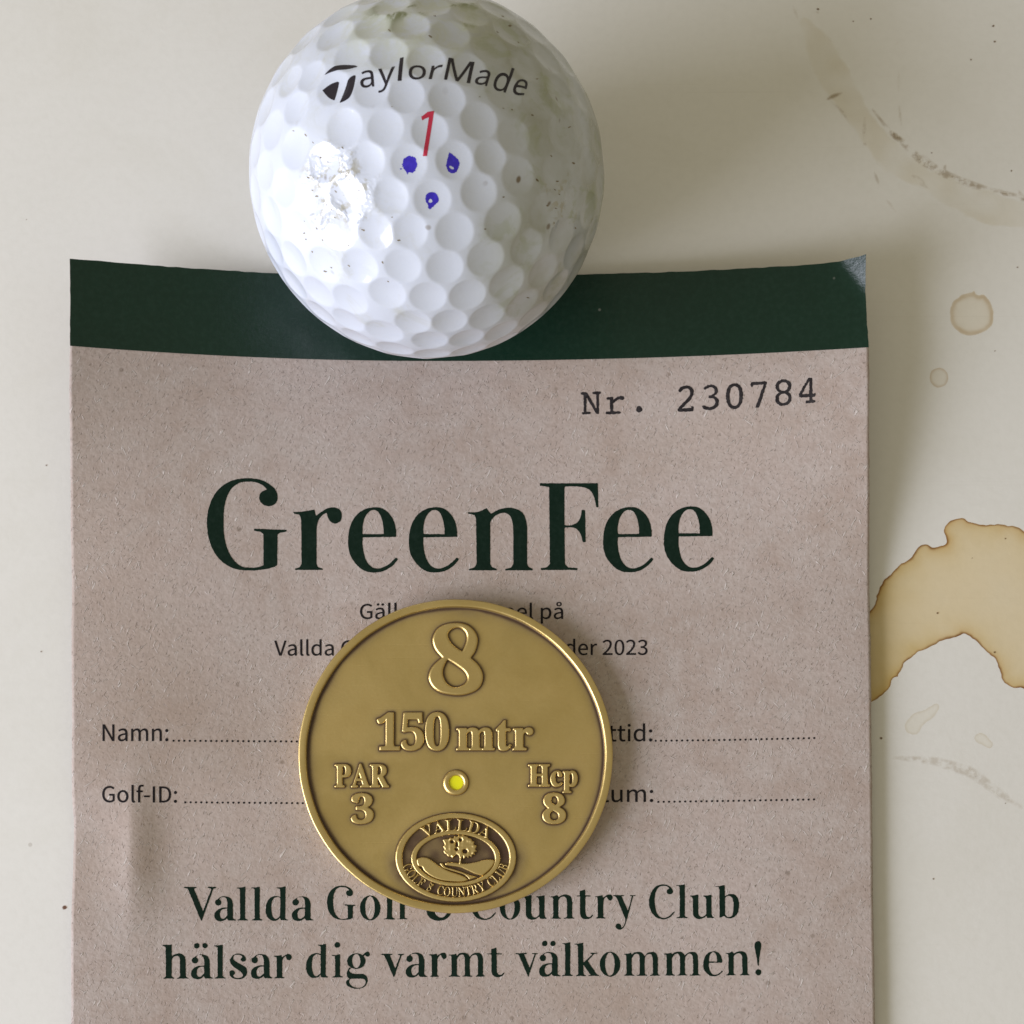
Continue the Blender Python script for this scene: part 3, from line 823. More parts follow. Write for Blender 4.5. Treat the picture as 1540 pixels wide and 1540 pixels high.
# ---------------------------------------------------------------- lettering
GLY = json.loads(r'''{"S":{"&":[238,[[91,-5,119,-1,143,9,165,25,185,12,205,2,224,-5,232,22,184,47,203,75,218,105,229,138,199,138,190,110,178,85,163,63,139,84,117,109,98,135,126,156,147,181,156,211,150,237,133,255,105,261,74,253,54,232,47,201,49,182,54,162,63,141,38,121,20,97,13,67,16,43,27,24,43,9,65,-1],[144,42,128,31,112,24,95,21,69,27,51,43,44,68,48,87,60,103,76,118,96,91,119,65],[86,156,74,201,78,220,89,234,106,239,120,235,127,224,130,210,124,189,108,172]]],"-":[121,[[16,86,106,86,106,110,16,110]]],"0":[194,[[97,-5,124,1,146,17,163,43,174,81,177,129,174,177,163,214,146,240,124,256,97,261,70,256,48,240,31,214,21,177,18,129,21,81,31,43,48,17,70,1],[97,21,81,25,68,38,57,59,51,89,48,129,51,169,57,199,68,220,81,232,97,236,114,232,127,220,137,199,144,169,146,129,144,89,137,59,127,38,114,25]]],"2":[194,[[15,0,177,0,177,28,106,28,64,25,117,81,152,134,165,186,161,211,151,232,136,248,115,258,90,261,60,257,36,244,14,224,33,206,48,221,66,231,86,235,112,229,128,211,133,185,120,138,82,83,15,19]]],"3":[194,[[92,-5,118,-1,141,8,159,23,171,43,175,69,167,100,148,121,120,134,120,136,144,149,160,169,166,197,162,219,152,237,136,250,116,258,91,261,64,257,40,246,20,231,37,210,53,223,70,232,90,235,113,230,128,216,133,195,131,179,124,165,110,155,90,148,62,146,62,121,93,119,116,112,131,101,140,87,142,70,135,44,117,28,90,22,64,26,43,37,27,51,10,31,30,13,57,0]]],":":[97,[[49,137,60,140,69,148,72,161,69,174,60,182,49,186,37,182,29,174,26,161,29,148,37,140],[49,-5,60,-1,69,7,72,20,69,32,60,41,49,44,37,41,29,32,26,20,29,7,37,-1]]],"C":[223,[[132,-5,163,0,189,12,211,32,193,53,176,37,156,27,133,24,106,29,84,42,68,64,57,93,54,129,57,165,68,193,85,215,107,228,134,233,155,230,172,221,187,209,204,230,187,245,163,257,134,261,97,255,66,238,42,211,26,174,20,128,26,82,41,45,65,18,96,1]]],"D":[241,[[35,0,101,0,143,6,176,22,200,49,215,85,220,129,215,174,200,209,176,235,142,251,99,257,35,257],[68,27,68,230,97,230,129,226,155,214,173,193,183,165,187,129,183,94,173,65,155,44,129,31,97,27]]],"G":[241,[[136,-5,168,-1,195,10,215,25,215,133,131,133,131,106,186,106,186,39,173,31,157,26,139,24,109,29,85,42,68,64,57,93,54,129,57,165,69,193,87,215,110,228,139,233,162,230,180,221,194,209,212,230,194,245,170,256,138,261,100,255,67,238,42,211,26,174,20,128,26,82,42,45,66,18,98,1]]],"I":[103,[[35,0,68,0,68,257,35,257]]],"N":[253,[[35,0,66,0,66,135,62,215,63,215,91,162,185,0,218,0,218,257,187,257,187,123,192,42,190,42,162,95,68,257,35,257]]],"S":[209,[[106,-5,136,-1,160,9,178,25,190,45,194,68,187,100,168,122,141,137,104,153,84,162,68,175,62,196,68,215,84,228,110,233,132,230,151,222,168,209,185,230,164,246,139,257,110,261,83,258,61,249,44,234,33,216,29,193,37,162,57,141,81,127,118,111,140,101,155,87,161,65,154,44,136,29,107,24,81,28,57,39,36,56,17,33,42,13,72,0]]],"V":[201,[[82,0,120,0,201,257,168,257,127,118,102,33,101,33,76,118,34,257,0,257]]],"a":[197,[[76,-5,99,-1,120,9,139,23,140,23,143,0,169,0,169,117,167,143,159,165,147,181,128,191,103,195,74,191,49,182,29,170,41,148,58,158,77,165,98,168,122,161,134,144,137,120,94,114,61,103,38,90,25,72,21,49,28,20,47,2],[85,21,68,24,56,34,51,51,59,73,87,89,137,99,137,46,120,32,103,24]]],"b":[216,[[116,-5,141,0,164,13,182,34,194,62,199,98,195,131,186,158,171,178,150,191,123,195,102,191,82,182,63,168,64,202,64,279,32,279,32,0,58,0,61,20,62,20,79,7,98,-2],[111,22,97,24,81,30,64,42,64,142,82,156,99,165,115,168,144,159,160,135,165,98,158,57,139,31]]],"d":[217,[[97,-5,119,-1,138,9,155,22,156,22,159,0,185,0,185,279,153,279,153,206,154,173,138,185,121,192,101,195,76,191,53,178,35,157,23,129,19,95,22,60,32,33,49,12,71,0],[104,22,76,31,58,56,51,95,59,133,79,159,106,168,122,166,137,160,153,148,153,48,137,34,121,25]]],"e":[194,[[109,-5,133,-2,154,5,172,15,160,36,146,28,130,23,113,21,81,29,59,52,50,88,178,88,179,106,176,136,167,161,151,179,130,191,103,195,78,191,55,178,36,157,23,129,18,95,23,60,36,33,55,12,80,0],[49,110,59,142,79,163,104,169,129,163,146,143,151,110]]],"f":[114,[[12,164,37,164,37,0,69,0,69,164,110,164,110,190,69,190,69,220,72,241,81,253,96,258,118,252,125,277,93,283,62,276,43,254,37,221,37,190,12,188]]],"i":[96,[[32,0,64,0,64,190,32,190],[48,229,59,232,67,239,70,251,67,262,59,269,48,271,37,269,30,262,27,251,30,239,37,232]]],"l":[99,[[66,-5,84,-2,80,23,73,22,69,23,66,28,64,36,64,279,32,279,32,38,36,15,47,0]]],"m":[324,[[32,0,64,0,64,138,81,154,97,164,112,167,132,162,144,145,147,116,147,0,179,0,179,138,196,154,212,164,227,167,247,162,259,145,263,116,263,0,294,0,294,120,292,147,285,168,274,183,258,192,237,195,215,190,194,178,174,159,164,178,146,191,121,195,100,191,80,179,62,162,62,162,58,190,32,190]]],"n":[214,[[32,0,64,0,64,138,82,154,98,164,116,167,137,162,149,145,152,116,152,0,184,0,184,120,182,147,175,168,164,183,147,192,126,195,102,191,81,179,62,162,62,162,58,190,32,190]]],"o":[212,[[106,-5,133,0,157,12,176,33,189,60,194,95,189,130,176,158,157,178,133,191,106,195,79,191,55,178,36,158,23,130,18,95,23,60,36,33,55,12,79,0],[106,22,77,31,58,57,51,95,58,133,77,159,106,168,135,159,154,133,161,95,154,57,135,31]]],"p":[217,[[32,-80,64,-80,64,-16,63,18,81,5,98,-2,116,-5,141,0,164,13,182,34,194,62,199,98,195,131,186,158,171,178,150,191,123,195,101,191,81,181,62,168,62,168,58,190,32,190],[111,22,97,24,81,30,64,42,64,142,82,156,99,165,115,168,144,159,160,135,165,98,158,57,139,31]]],"r":[136,[[32,0,64,0,64,122,79,148,95,162,112,166,131,163,137,191,116,195,96,190,78,176,62,155,62,155,58,190,32,190]]],"s":[164,[[82,-5,120,3,143,24,151,52,142,81,120,98,93,110,73,118,58,128,52,143,56,156,68,166,88,170,103,168,117,162,131,153,146,173,130,184,110,192,87,195,52,188,29,168,22,141,30,115,51,97,77,86,98,78,114,66,120,50,116,35,104,24,83,20,62,23,44,31,27,43,11,22,31,8,56,-1]]],"t":[132,[[92,-5,127,2,121,27,99,21,82,26,72,38,70,58,70,164,121,164,121,190,70,190,70,244,43,244,40,190,9,188,9,164,38,164,38,59,40,38,45,20,55,7,71,-2]]],"u":[213,[[88,-5,112,0,132,12,151,30,152,30,154,0,181,0,181,190,149,190,149,55,132,37,115,26,97,23,77,28,65,45,62,74,62,190,29,190,29,70,32,43,38,23,50,8,66,-2]]],"y":[182,[[35,-82,68,-73,91,-50,106,-16,178,190,147,190,112,85,97,31,95,31,76,85,38,190,5,190,81,0,77,-15,67,-36,53,-50,34,-56,19,-53,13,-78]]],"ä":[197,[[76,-5,99,-1,120,9,139,23,140,23,143,0,169,0,169,117,167,143,159,165,147,181,128,191,103,195,74,191,49,182,29,170,41,148,58,158,77,165,98,168,122,161,134,144,137,120,94,114,61,103,38,90,25,72,21,49,28,20,47,2],[85,21,68,24,56,34,51,51,59,73,87,89,137,99,137,46,120,32,103,24],[67,230,77,233,84,239,86,249,84,259,77,266,67,269,57,266,50,259,48,249,50,239,57,233],[142,230,152,233,159,239,162,249,159,259,152,266,142,269,132,266,125,259,123,249,125,239,132,233]]],"å":[197,[[76,-5,99,-1,120,9,139,23,140,23,143,0,169,0,169,117,167,143,159,165,147,181,128,191,103,195,74,191,49,182,29,170,41,148,58,158,77,165,98,168,122,161,134,144,137,120,94,114,61,103,38,90,25,72,21,49,28,20,47,2],[85,21,68,24,56,34,51,51,59,73,87,89,137,99,137,46,120,32,103,24],[105,217,127,222,142,235,147,255,142,275,127,289,105,293,82,289,67,275,62,255,67,235,82,222],[105,231,93,234,85,242,82,255,85,268,93,276,105,279,116,276,124,268,127,255,124,242,116,234]]],"ö":[212,[[106,-5,133,0,157,12,176,33,189,60,194,95,189,130,176,158,157,178,133,191,106,195,79,191,55,178,36,158,23,130,18,95,23,60,36,33,55,12,79,0],[106,22,77,31,58,57,51,95,58,133,77,159,106,168,135,159,154,133,161,95,154,57,135,31],[69,230,78,233,85,239,88,249,85,259,78,266,69,269,58,266,52,259,49,249,52,239,58,233],[144,230,154,233,160,239,163,249,160,259,154,266,144,269,134,266,127,259,124,249,127,239,134,233]]]},"H":{"a":[450,[[231,437,279,433,318,422,347,403,368,375,381,338,385,293,385,0,334,0,320,61,317,61,279,22,234,-1,172,-8,148,-7,124,-2,103,6,84,16,68,30,55,48,45,68,39,92,37,119,43,159,59,192,87,219,127,238,179,251,243,257,316,259,316,285,313,317,306,342,293,359,275,371,253,378,227,380,163,370,106,347,84,400,151,426],[252,208,204,203,167,195,141,182,124,165,113,144,110,119,112,97,120,79,132,66,148,56,167,51,188,49,223,52,253,62,279,79,299,103,311,134,315,172,315,210]]],"y":[409,[[1,430,76,430,169,185,184,144,196,105,205,68,209,68,224,121,245,186,333,430,409,430,224,-59,188,-130,173,-148,157,-164,138,-176,117,-185,94,-191,67,-192,34,-190,9,-186,9,-130,30,-133,56,-135,99,-126,130,-99,152,-59,174,-2]]],"l":[207,[[139,0,68,0,68,609,139,609]]],"o":[485,[[442,216,440,181,436,150,428,121,417,95,404,71,388,51,369,33,348,18,324,7,299,-1,271,-6,241,-8,214,-6,188,-1,163,7,140,18,119,33,100,51,84,71,70,95,59,121,51,150,46,181,44,216,47,261,55,301,68,336,87,367,110,392,137,412,169,426,204,435,244,438,281,435,316,426,347,412,374,392,398,367,417,336,431,301,439,261],[117,216,119,184,123,154,130,128,141,105,155,86,172,71,192,59,216,53,243,51,270,53,294,59,314,71,331,86,345,105,356,128,363,154,367,184,369,216,367,248,363,277,355,303,345,325,331,344,314,359,294,370,270,376,242,379,202,374,171,359,147,335,130,303,120,263]]],"r":[331,[[269,438,295,437,319,433,310,368,287,372,264,374,217,363,176,334,149,289,139,229,139,0,68,0,68,430,126,430,134,351,137,351,170,395,214,426,231,433,249,437]]],"M":[727,[[330,0,142,502,139,502,142,461,144,407,144,347,144,0,78,0,78,573,184,573,361,103,364,103,544,573,650,573,650,0,578,0,578,352,579,408,581,460,584,501,581,501,390,0]]],"d":[493,[[221,-8,171,-2,128,17,92,48,65,91,49,146,44,214,49,282,66,338,93,381,128,413,171,432,221,438,280,429,323,407,354,374,359,374,356,405,354,438,354,609,425,609,425,0,368,0,358,58,354,58,323,24,279,1],[232,51,273,55,305,67,328,88,343,117,352,154,355,200,355,213,352,263,343,304,329,336,306,360,274,375,231,379,196,374,168,359,146,334,130,300,120,260,117,213,120,165,130,125,146,93,168,69,197,55]]],"e":[452,[[234,438,269,435,301,427,329,414,354,396,374,373,390,346,402,315,409,281,411,244,411,201,117,201,122,157,134,119,154,90,181,69,215,56,254,52,327,60,392,82,392,20,327,-1,251,-8,212,-5,176,3,143,17,114,36,90,61,70,91,56,126,47,167,44,212,47,257,55,297,68,333,86,364,108,390,134,411,164,426,198,435],[233,380,202,377,175,366,154,348,137,323,125,293,119,257,338,257,336,281,333,302,326,322,318,338,306,353,292,364,276,373,256,378]]]},"B":{"8":[0,[[183,-7,148,-5,118,1,91,11,69,24,51,39,38,57,28,78,22,99,20,122,23,150,32,173,47,193,67,211,91,227,119,242,94,259,74,276,57,296,45,316,38,339,36,364,37,385,42,404,50,423,62,441,79,456,99,469,125,478,156,484,191,486,235,483,271,471,299,453,318,429,330,401,334,369,332,344,324,322,310,305,244,260,280,240,309,220,330,199,344,177,352,153,355,127,350,88,335,55,310,29,276,9,234,-3],[203,283,218,293,230,304,239,317,245,332,249,350,250,370,243,407,222,436,212,442,200,446,187,447,170,445,156,438,145,426,137,410,132,392,130,372,132,351,139,333,149,318],[187,32,208,34,226,42,241,55,253,72,260,92,262,116,259,136,252,154,239,170,220,185,195,200,164,216,126,178,118,161,112,142,111,120,113,95,120,74,132,56,147,42,165,34]]],"1":[0,[[65,0,65,36,120,36,131,37,139,40,146,45,154,79,154,416,108,365,94,355,81,348,67,346,57,347,48,352,40,359,33,369,29,381,28,396,74,412,132,447,179,482,254,482,254,79,261,47,267,41,276,37,288,36,343,36,343,0]]],"5":[0,[[165,-7,133,-5,106,-1,84,5,66,14,51,24,40,35,33,48,28,61,27,75,29,89,33,101,42,109,53,116,66,120,81,121,88,83,111,52,123,46,137,42,154,40,195,50,207,58,217,69,226,83,232,101,236,122,237,148,234,178,226,203,213,223,195,236,173,244,146,247,103,243,71,235,40,247,62,480,316,480,319,357,281,357,275,380,267,399,244,406,105,406,94,281,126,288,168,291,216,287,258,276,293,256,319,228,335,192,340,148,338,120,333,96,324,75,312,56,299,40,282,27,226,1]]],"0":[0,[[188,-7,150,-3,118,7,91,24,69,48,51,76,39,111,30,150,25,193,23,241,25,289,30,332,39,371,51,405,69,433,91,456,118,473,150,483,189,486,225,483,257,473,283,456,305,433,322,405,336,370,345,331,351,288,353,240,351,193,345,150,336,110,322,76,305,47,283,24,256,7,225,-3],[188,37,210,43,227,61,237,91,243,131,247,181,248,240,247,300,243,349,237,390,227,419,211,437,189,443,166,437,150,419,139,390,132,349,128,300,127,240,128,181,132,131,139,91,150,61,166,43]]],"3":[0,[[163,-7,132,-5,104,-2,81,5,62,13,46,23,34,35,26,47,20,60,19,74,21,90,26,103,36,113,48,120,61,125,76,126,78,100,86,79,99,62,116,50,135,43,158,40,199,49,211,56,221,66,230,79,236,95,240,115,241,139,238,163,229,184,214,202,194,216,168,224,137,227,95,227,95,269,140,269,166,272,188,281,204,296,216,316,223,340,225,367,223,390,219,409,211,424,200,436,186,443,169,445,154,444,142,439,133,430,116,391,111,341,86,343,64,348,47,356,34,367,27,382,24,401,28,423,41,444,62,461,91,475,128,483,173,486,217,483,255,474,286,458,309,436,323,409,328,377,324,348,315,323,298,301,277,283,253,267,225,256,279,238,297,228,312,216,326,201,336,184,342,163,345,138,343,112,338,90,329,70,318,52,304,37,288,25,230,1]]],"m":[0,[[18,0,18,16,45,26,52,56,52,253,46,284,40,289,31,293,19,294,19,310,146,310,146,265,173,294,204,312,237,318,277,312,305,293,320,261,348,293,381,312,418,318,449,314,473,301,490,280,500,250,504,212,504,56,510,26,516,21,524,17,536,16,536,0,377,0,377,16,389,18,397,21,403,26,410,56,410,217,404,258,398,265,389,270,377,271,358,268,341,256,324,237,324,56,331,26,336,21,345,18,356,16,356,0,199,0,199,16,211,18,219,21,225,26,232,56,232,217,226,258,220,265,211,270,199,271,180,267,162,255,146,235,146,56,152,27,158,21,166,18,177,16,177,0]]],"t":[0,[[124,-9,99,-7,80,-1,66,10,56,26,50,46,48,71,48,279,20,279,20,300,88,369,129,424,144,424,144,310,208,310,208,279,144,279,144,82,149,51,154,45,160,41,168,40,183,44,195,56,206,75,222,66,198,24,165,-1]]],"r":[0,[[18,0,18,16,45,26,52,56,52,252,46,285,20,293,21,310,146,310,146,252,158,272,172,288,187,301,203,311,218,316,233,318,250,317,264,312,275,304,283,293,288,281,289,266,288,254,284,243,278,234,270,228,260,224,248,222,222,231,207,250,189,260,179,258,171,252,162,241,155,228,151,211,149,192,149,56,150,42,153,32,159,25,197,16,197,0]]],"P":[0,[[15,0,15,17,36,20,52,24,62,32,69,43,73,59,75,81,75,379,73,398,69,413,62,424,51,431,36,436,16,439,16,455,214,455,265,454,306,449,336,440,357,429,375,415,390,398,400,378,407,356,409,332,404,296,390,266,367,240,334,221,292,209,242,206,182,206,182,81,183,59,187,43,194,32,205,24,221,20,242,17,242,0],[182,230,201,230,231,232,255,240,272,253,283,271,290,297,292,329,290,361,285,387,275,406,261,420,241,428,216,431,189,424,182,398]]],"A":[0,[[-9,0,-9,18,4,19,14,24,24,30,49,75,206,466,224,465,384,87,411,34,420,25,430,20,443,18,443,0,229,0,229,18,259,21,277,30,283,46,273,81,253,132,103,132,79,71,76,59,75,48,80,32,96,21,124,18,128,18,128,0],[113,161,242,161,177,319]]],"R":[0,[[15,0,15,17,36,20,52,24,62,32,69,43,73,59,75,81,75,379,73,398,69,413,62,424,51,431,36,436,16,439,16,455,217,455,278,452,329,442,367,426,395,403,412,372,417,334,413,303,401,277,380,255,352,237,315,224,432,50,452,26,478,17,480,17,480,0,338,0,201,212,182,212,182,81,183,59,187,43,194,32,205,24,221,20,242,17,242,0],[182,234,203,234,235,236,261,245,280,258,293,278,301,304,304,336,300,370,291,397,275,416,253,427,224,431,209,430,197,427,190,422,182,385]]],"H":[0,[[15,0,15,17,36,20,52,24,62,32,69,43,73,59,75,81,75,379,73,398,69,413,62,424,51,431,36,436,16,439,16,455,242,455,242,439,204,432,187,415,182,379,182,251,342,251,342,379,337,415,320,432,282,439,282,455,507,455,507,439,486,436,471,431,461,424,454,414,451,399,449,379,449,81,451,60,455,44,461,33,471,25,487,20,507,17,507,0,282,0,282,17,303,20,318,24,329,31,336,41,340,58,342,81,342,221,182,221,182,81,183,59,187,43,194,32,205,24,221,20,242,17,242,0]]],"c":[0,[[156,-10,131,-8,108,-1,87,11,67,26,51,45,38,68,28,93,21,120,19,150,22,181,29,210,40,237,55,260,74,280,96,297,120,309,146,317,175,319,204,317,230,310,250,298,265,283,274,265,277,245,276,233,272,223,266,215,258,209,248,205,236,204,214,209,201,225,196,251,197,261,197,271,194,286,185,294,169,297,149,292,133,279,121,257,114,227,112,187,115,142,123,105,137,76,156,55,178,42,204,38,227,42,250,53,271,72,285,60,248,21,205,-2]]],"p":[0,[[17,-139,17,-124,40,-117,50,-101,52,-64,52,243,46,283,19,295,19,310,143,310,143,263,166,294,195,313,230,319,253,317,274,310,293,298,309,283,323,264,335,241,343,216,348,189,350,160,348,128,343,99,334,72,323,48,308,28,291,12,272,0,250,-8,227,-10,196,-5,170,9,148,32,148,-58,152,-99,167,-118,197,-123,197,-139],[195,28,214,32,229,42,239,59,247,84,251,116,253,154,251,192,247,223,241,248,232,265,218,275,199,278,179,273,162,259,148,235,148,69,160,46,176,33]]],"V":[0,[[212,-13,44,381,22,420,14,429,1,435,-14,439,-14,455,211,455,211,439,166,432,159,427,154,419,152,410,161,378,259,143,348,377,355,409,353,419,349,427,342,432,299,439,299,455,442,455,442,439,429,437,418,434,408,427,382,383,230,-13]]],"L":[0,[[15,0,15,17,36,20,52,24,62,32,69,43,73,59,75,81,75,379,73,399,69,414,62,425,51,432,36,436,16,439,16,455,250,455,250,439,208,434,199,430,193,424,188,416,182,379,182,83,185,47,200,31,234,28,264,29,291,33,315,40,335,49,354,63,370,80,384,100,397,125,409,154,427,154,402,0]]],"D":[0,[[20,0,20,17,39,19,53,23,63,30,69,39,73,54,74,75,74,374,72,397,68,415,61,426,50,433,35,437,15,439,15,455,222,455,296,449,357,429,405,396,440,351,461,295,468,228,459,146,430,82,382,36,315,9,228,0],[222,24,262,30,295,47,319,75,337,115,347,166,351,229,345,303,330,360,305,401,269,425,223,433,208,432,197,429,190,423,182,385,182,72,190,34,197,29,208,25]]],"G":[0,[[268,-10,222,-7,179,3,141,19,108,42,80,70,57,103,41,141,31,183,28,229,31,274,41,315,57,352,80,385,107,413,139,435,176,452,215,462,257,465,293,463,330,454,369,441,388,436,406,443,419,465,437,465,437,308,420,308,409,334,397,357,382,379,366,397,348,413,329,426,309,436,288,441,267,443,224,435,189,409,165,366,151,305,146,228,150,163,161,110,180,67,206,37,238,19,275,13,298,14,316,19,328,27,336,39,341,53,343,71,343,128,341,146,337,161,329,170,317,176,299,180,275,182,275,198,500,198,500,182,481,180,466,177,457,171,451,161,447,147,446,128,446,29,387,7,328,-6]]],"O":[0,[[261,-11,228,-9,198,-3,169,7,142,21,117,38,94,58,75,81,58,106,45,134,35,163,29,195,28,228,29,260,35,292,45,321,58,349,75,374,95,397,117,417,143,434,170,448,200,458,232,464,265,466,298,464,328,458,357,448,384,435,409,418,431,399,451,376,467,351,481,323,490,293,496,261,498,228,496,195,490,163,481,134,467,106,450,81,430,58,408,38,383,21,355,7,325,-3,294,-9],[265,12,306,21,338,47,361,90,375,150,379,228,376,293,365,346,348,389,324,419,294,437,260,443,219,435,186,409,163,366,150,305,145,228,149,163,159,109,177,67,201,37,230,18]]],"F":[0,[[15,0,15,17,36,20,52,26,62,34,69,45,73,62,75,84,75,375,73,396,69,412,61,423,50,430,35,435,14,439,14,455,394,455,394,320,377,320,372,345,365,367,355,385,343,400,328,412,310,420,288,426,261,430,230,431,200,429,186,421,182,398,182,247,190,247,217,250,239,257,256,270,269,289,278,314,284,347,302,347,302,118,285,118,279,154,269,181,257,200,239,213,217,221,189,224,182,224,182,81,188,43,193,34,200,28,210,24,257,17,257,0]]],"C":[0,[[257,-11,213,-7,174,3,137,20,105,43,78,71,56,104,39,142,29,184,26,228,30,273,39,314,56,351,79,384,106,412,139,435,176,452,216,462,259,465,292,463,328,454,367,440,388,435,402,439,413,449,419,465,437,465,437,308,420,308,403,347,381,380,356,407,328,427,298,439,265,443,222,435,187,409,163,365,149,304,144,226,149,153,165,97,192,56,230,32,278,24,305,26,331,33,358,45,383,61,407,81,428,106,447,89,418,53,384,25,345,5,303,-7]]],"U":[0,[[248,-13,192,-8,147,6,114,29,91,61,78,103,73,155,73,379,72,398,68,413,61,424,50,431,35,436,15,439,15,455,240,455,240,439,202,432,185,415,181,379,181,140,183,104,191,74,203,51,221,35,245,25,275,22,317,28,350,44,373,71,388,110,392,159,392,378,391,398,387,413,379,423,368,431,351,436,328,439,328,455,474,455,474,439,456,435,442,429,433,421,427,411,424,396,422,378,422,181,418,118,403,69,380,32,346,7,302,-8]]],"N":[0,[[403,-11,107,350,107,79,108,57,112,42,119,31,129,24,145,20,167,17,167,0,18,0,18,17,54,23,71,41,76,79,76,388,36,433,18,439,18,455,156,455,391,169,391,377,386,414,369,431,331,439,331,455,480,455,480,439,459,436,443,432,433,425,427,414,423,398,422,377,422,-11]]],"T":[0,[[92,0,92,17,114,19,130,23,142,31,150,42,154,59,156,81,156,433,149,433,116,430,88,420,65,403,47,380,35,352,29,318,11,318,11,455,410,455,410,317,394,317,385,359,368,391,343,415,310,429,269,433,263,433,263,81,265,58,269,41,276,30,288,23,305,19,328,17,328,0]]],"Y":[0,[[101,0,101,17,122,20,138,24,148,32,155,43,159,59,161,81,161,179,46,387,35,406,24,421,14,429,1,435,-13,438,-13,455,207,455,207,438,195,438,167,432,156,416,164,392,248,226,333,366,349,408,343,424,326,435,298,438,295,438,295,455,439,455,439,438,409,424,383,392,268,203,268,81,269,59,273,43,280,32,291,24,307,20,328,17,328,0]]],"B":[0,[[16,0,16,17,36,20,52,25,62,32,69,44,73,60,75,82,75,369,69,412,51,433,15,439,15,455,220,455,284,451,333,439,368,418,389,388,396,351,392,320,379,294,357,274,326,258,287,247,334,235,371,217,397,194,413,165,418,132,413,93,397,61,371,35,335,15,291,4,238,0],[182,252,188,252,220,254,245,261,263,272,275,290,282,314,285,345,283,373,278,395,269,412,257,424,239,431,216,434,203,433,193,430,188,425,182,391],[222,24,248,27,268,35,283,49,293,69,299,95,301,128,298,162,290,188,277,208,258,221,231,228,197,231,182,231,182,65,190,33,198,28,208,25]]]},"M":{"N":[0,[[316,-5,299,-3,287,13,113,314,113,46,153,46,179,42,187,24,186,14,183,8,178,4,148,0,51,0,38,3,30,10,28,24,35,42,60,46,66,46,66,342,25,346,17,350,13,356,11,365,13,374,16,381,23,385,68,389,97,389,119,385,133,368,298,83,298,342,262,342,243,344,232,352,228,365,229,374,232,381,237,385,264,389,358,389,371,386,379,378,381,365,374,347,349,342,344,342,344,11,338,-3,320,-5]]],"r":[0,[[62,0,48,3,39,10,36,24,39,36,48,44,63,46,121,46,121,257,82,257,65,259,54,267,51,280,54,293,63,300,77,303,152,303,162,301,168,297,170,289,170,234,212,277,258,302,308,311,327,310,343,306,356,299,365,290,371,280,373,269,364,247,344,238,319,248,287,258,251,249,212,224,170,182,170,46,279,46,293,44,301,36,304,24,298,5,277,0]]],"2":[0,[[88,0,69,3,58,13,54,29,56,40,61,51,71,63,101,94,158,148,216,205,248,244,259,263,265,282,267,300,265,322,258,341,247,357,233,369,216,376,195,379,150,368,137,359,127,349,120,337,112,326,102,319,90,317,74,325,71,351,76,373,99,395,144,416,197,424,220,423,242,417,262,408,280,396,295,382,308,365,317,346,323,325,324,303,315,256,285,207,230,148,129,52,279,52,282,68,291,77,304,81,317,78,324,69,327,54,327,48,326,42,323,21,319,10,313,2,304,0]]],"3":[0,[[188,-11,125,-2,78,21,68,31,62,41,60,50,67,67,85,73,102,68,136,52,165,43,190,40,215,42,236,50,254,62,267,79,275,98,278,120,276,141,268,160,257,175,240,187,219,194,193,197,169,202,164,220,166,232,171,239,180,242,217,248,230,253,242,260,252,269,259,281,264,294,265,308,263,328,257,345,246,359,232,370,216,377,197,379,165,373,139,361,120,349,104,344,89,350,83,365,85,374,91,383,100,392,145,415,201,424,223,423,243,418,262,410,279,400,293,387,304,372,313,355,318,337,320,317,312,277,290,246,253,226,277,217,298,204,313,187,325,168,332,145,334,120,332,95,326,72,315,51,301,33,284,18,264,6,241,-3,216,-9]]],"0":[0,[[202,-11,176,-8,152,1,131,16,112,36,97,61,84,91,75,126,70,164,68,207,72,270,84,323,104,367,131,399,164,418,202,424,229,421,252,413,274,398,292,378,308,353,320,323,329,288,335,250,336,207,332,144,320,91,300,47,273,15,241,-4],[202,36,224,40,244,55,260,79,272,112,279,155,281,207,279,259,272,302,260,335,244,359,225,373,202,377,180,373,161,359,144,335,132,302,125,259,122,207,125,155,132,112,144,79,161,55,180,40]]],"7":[0,[[165,-6,157,-5,152,-2,150,4,152,15,281,365,115,365,111,348,103,338,90,334,78,337,71,344,69,356,70,369,73,395,76,405,83,412,95,414,312,414,322,412,328,406,330,397,330,385,328,374,323,358,207,7,202,-4,193,-6]]],"8":[0,[[202,-11,176,-9,153,-4,132,5,113,17,98,31,85,49,76,68,70,90,69,113,70,134,76,154,86,172,99,188,116,202,136,212,101,237,80,269,73,308,74,330,80,350,89,368,101,384,117,398,135,409,155,418,178,423,202,424,226,423,249,418,269,409,287,398,302,384,315,368,324,350,330,330,332,308,325,269,303,237,267,212,288,202,305,189,318,173,328,154,334,134,336,111,334,88,328,67,319,48,306,31,290,16,271,5,250,-4,227,-9],[202,234,224,237,242,244,258,255,269,270,276,288,279,309,276,328,270,345,258,360,243,372,224,379,202,381,181,379,162,372,147,361,135,346,128,328,126,308,128,288,135,270,147,255,162,244,181,237],[202,35,225,37,244,44,260,56,272,71,280,90,282,111,280,133,272,152,260,167,244,179,224,186,202,188,180,186,161,179,144,168,132,152,125,134,122,111,125,91,132,73,144,57,160,45,179,37]]],"4":[0,[[194,0,173,5,167,24,170,36,178,44,191,46,230,46,230,101,77,101,67,104,61,110,59,122,59,144,63,163,210,411,215,419,222,423,229,423,236,422,268,417,274,415,277,409,278,400,278,151,295,151,306,157,315,163,324,161,329,155,330,146,330,141,329,134,325,117,322,107,306,101,278,101,278,46,289,46,318,42,326,24,323,10,315,3,300,0],[105,151,230,151,230,373]]]}}''')

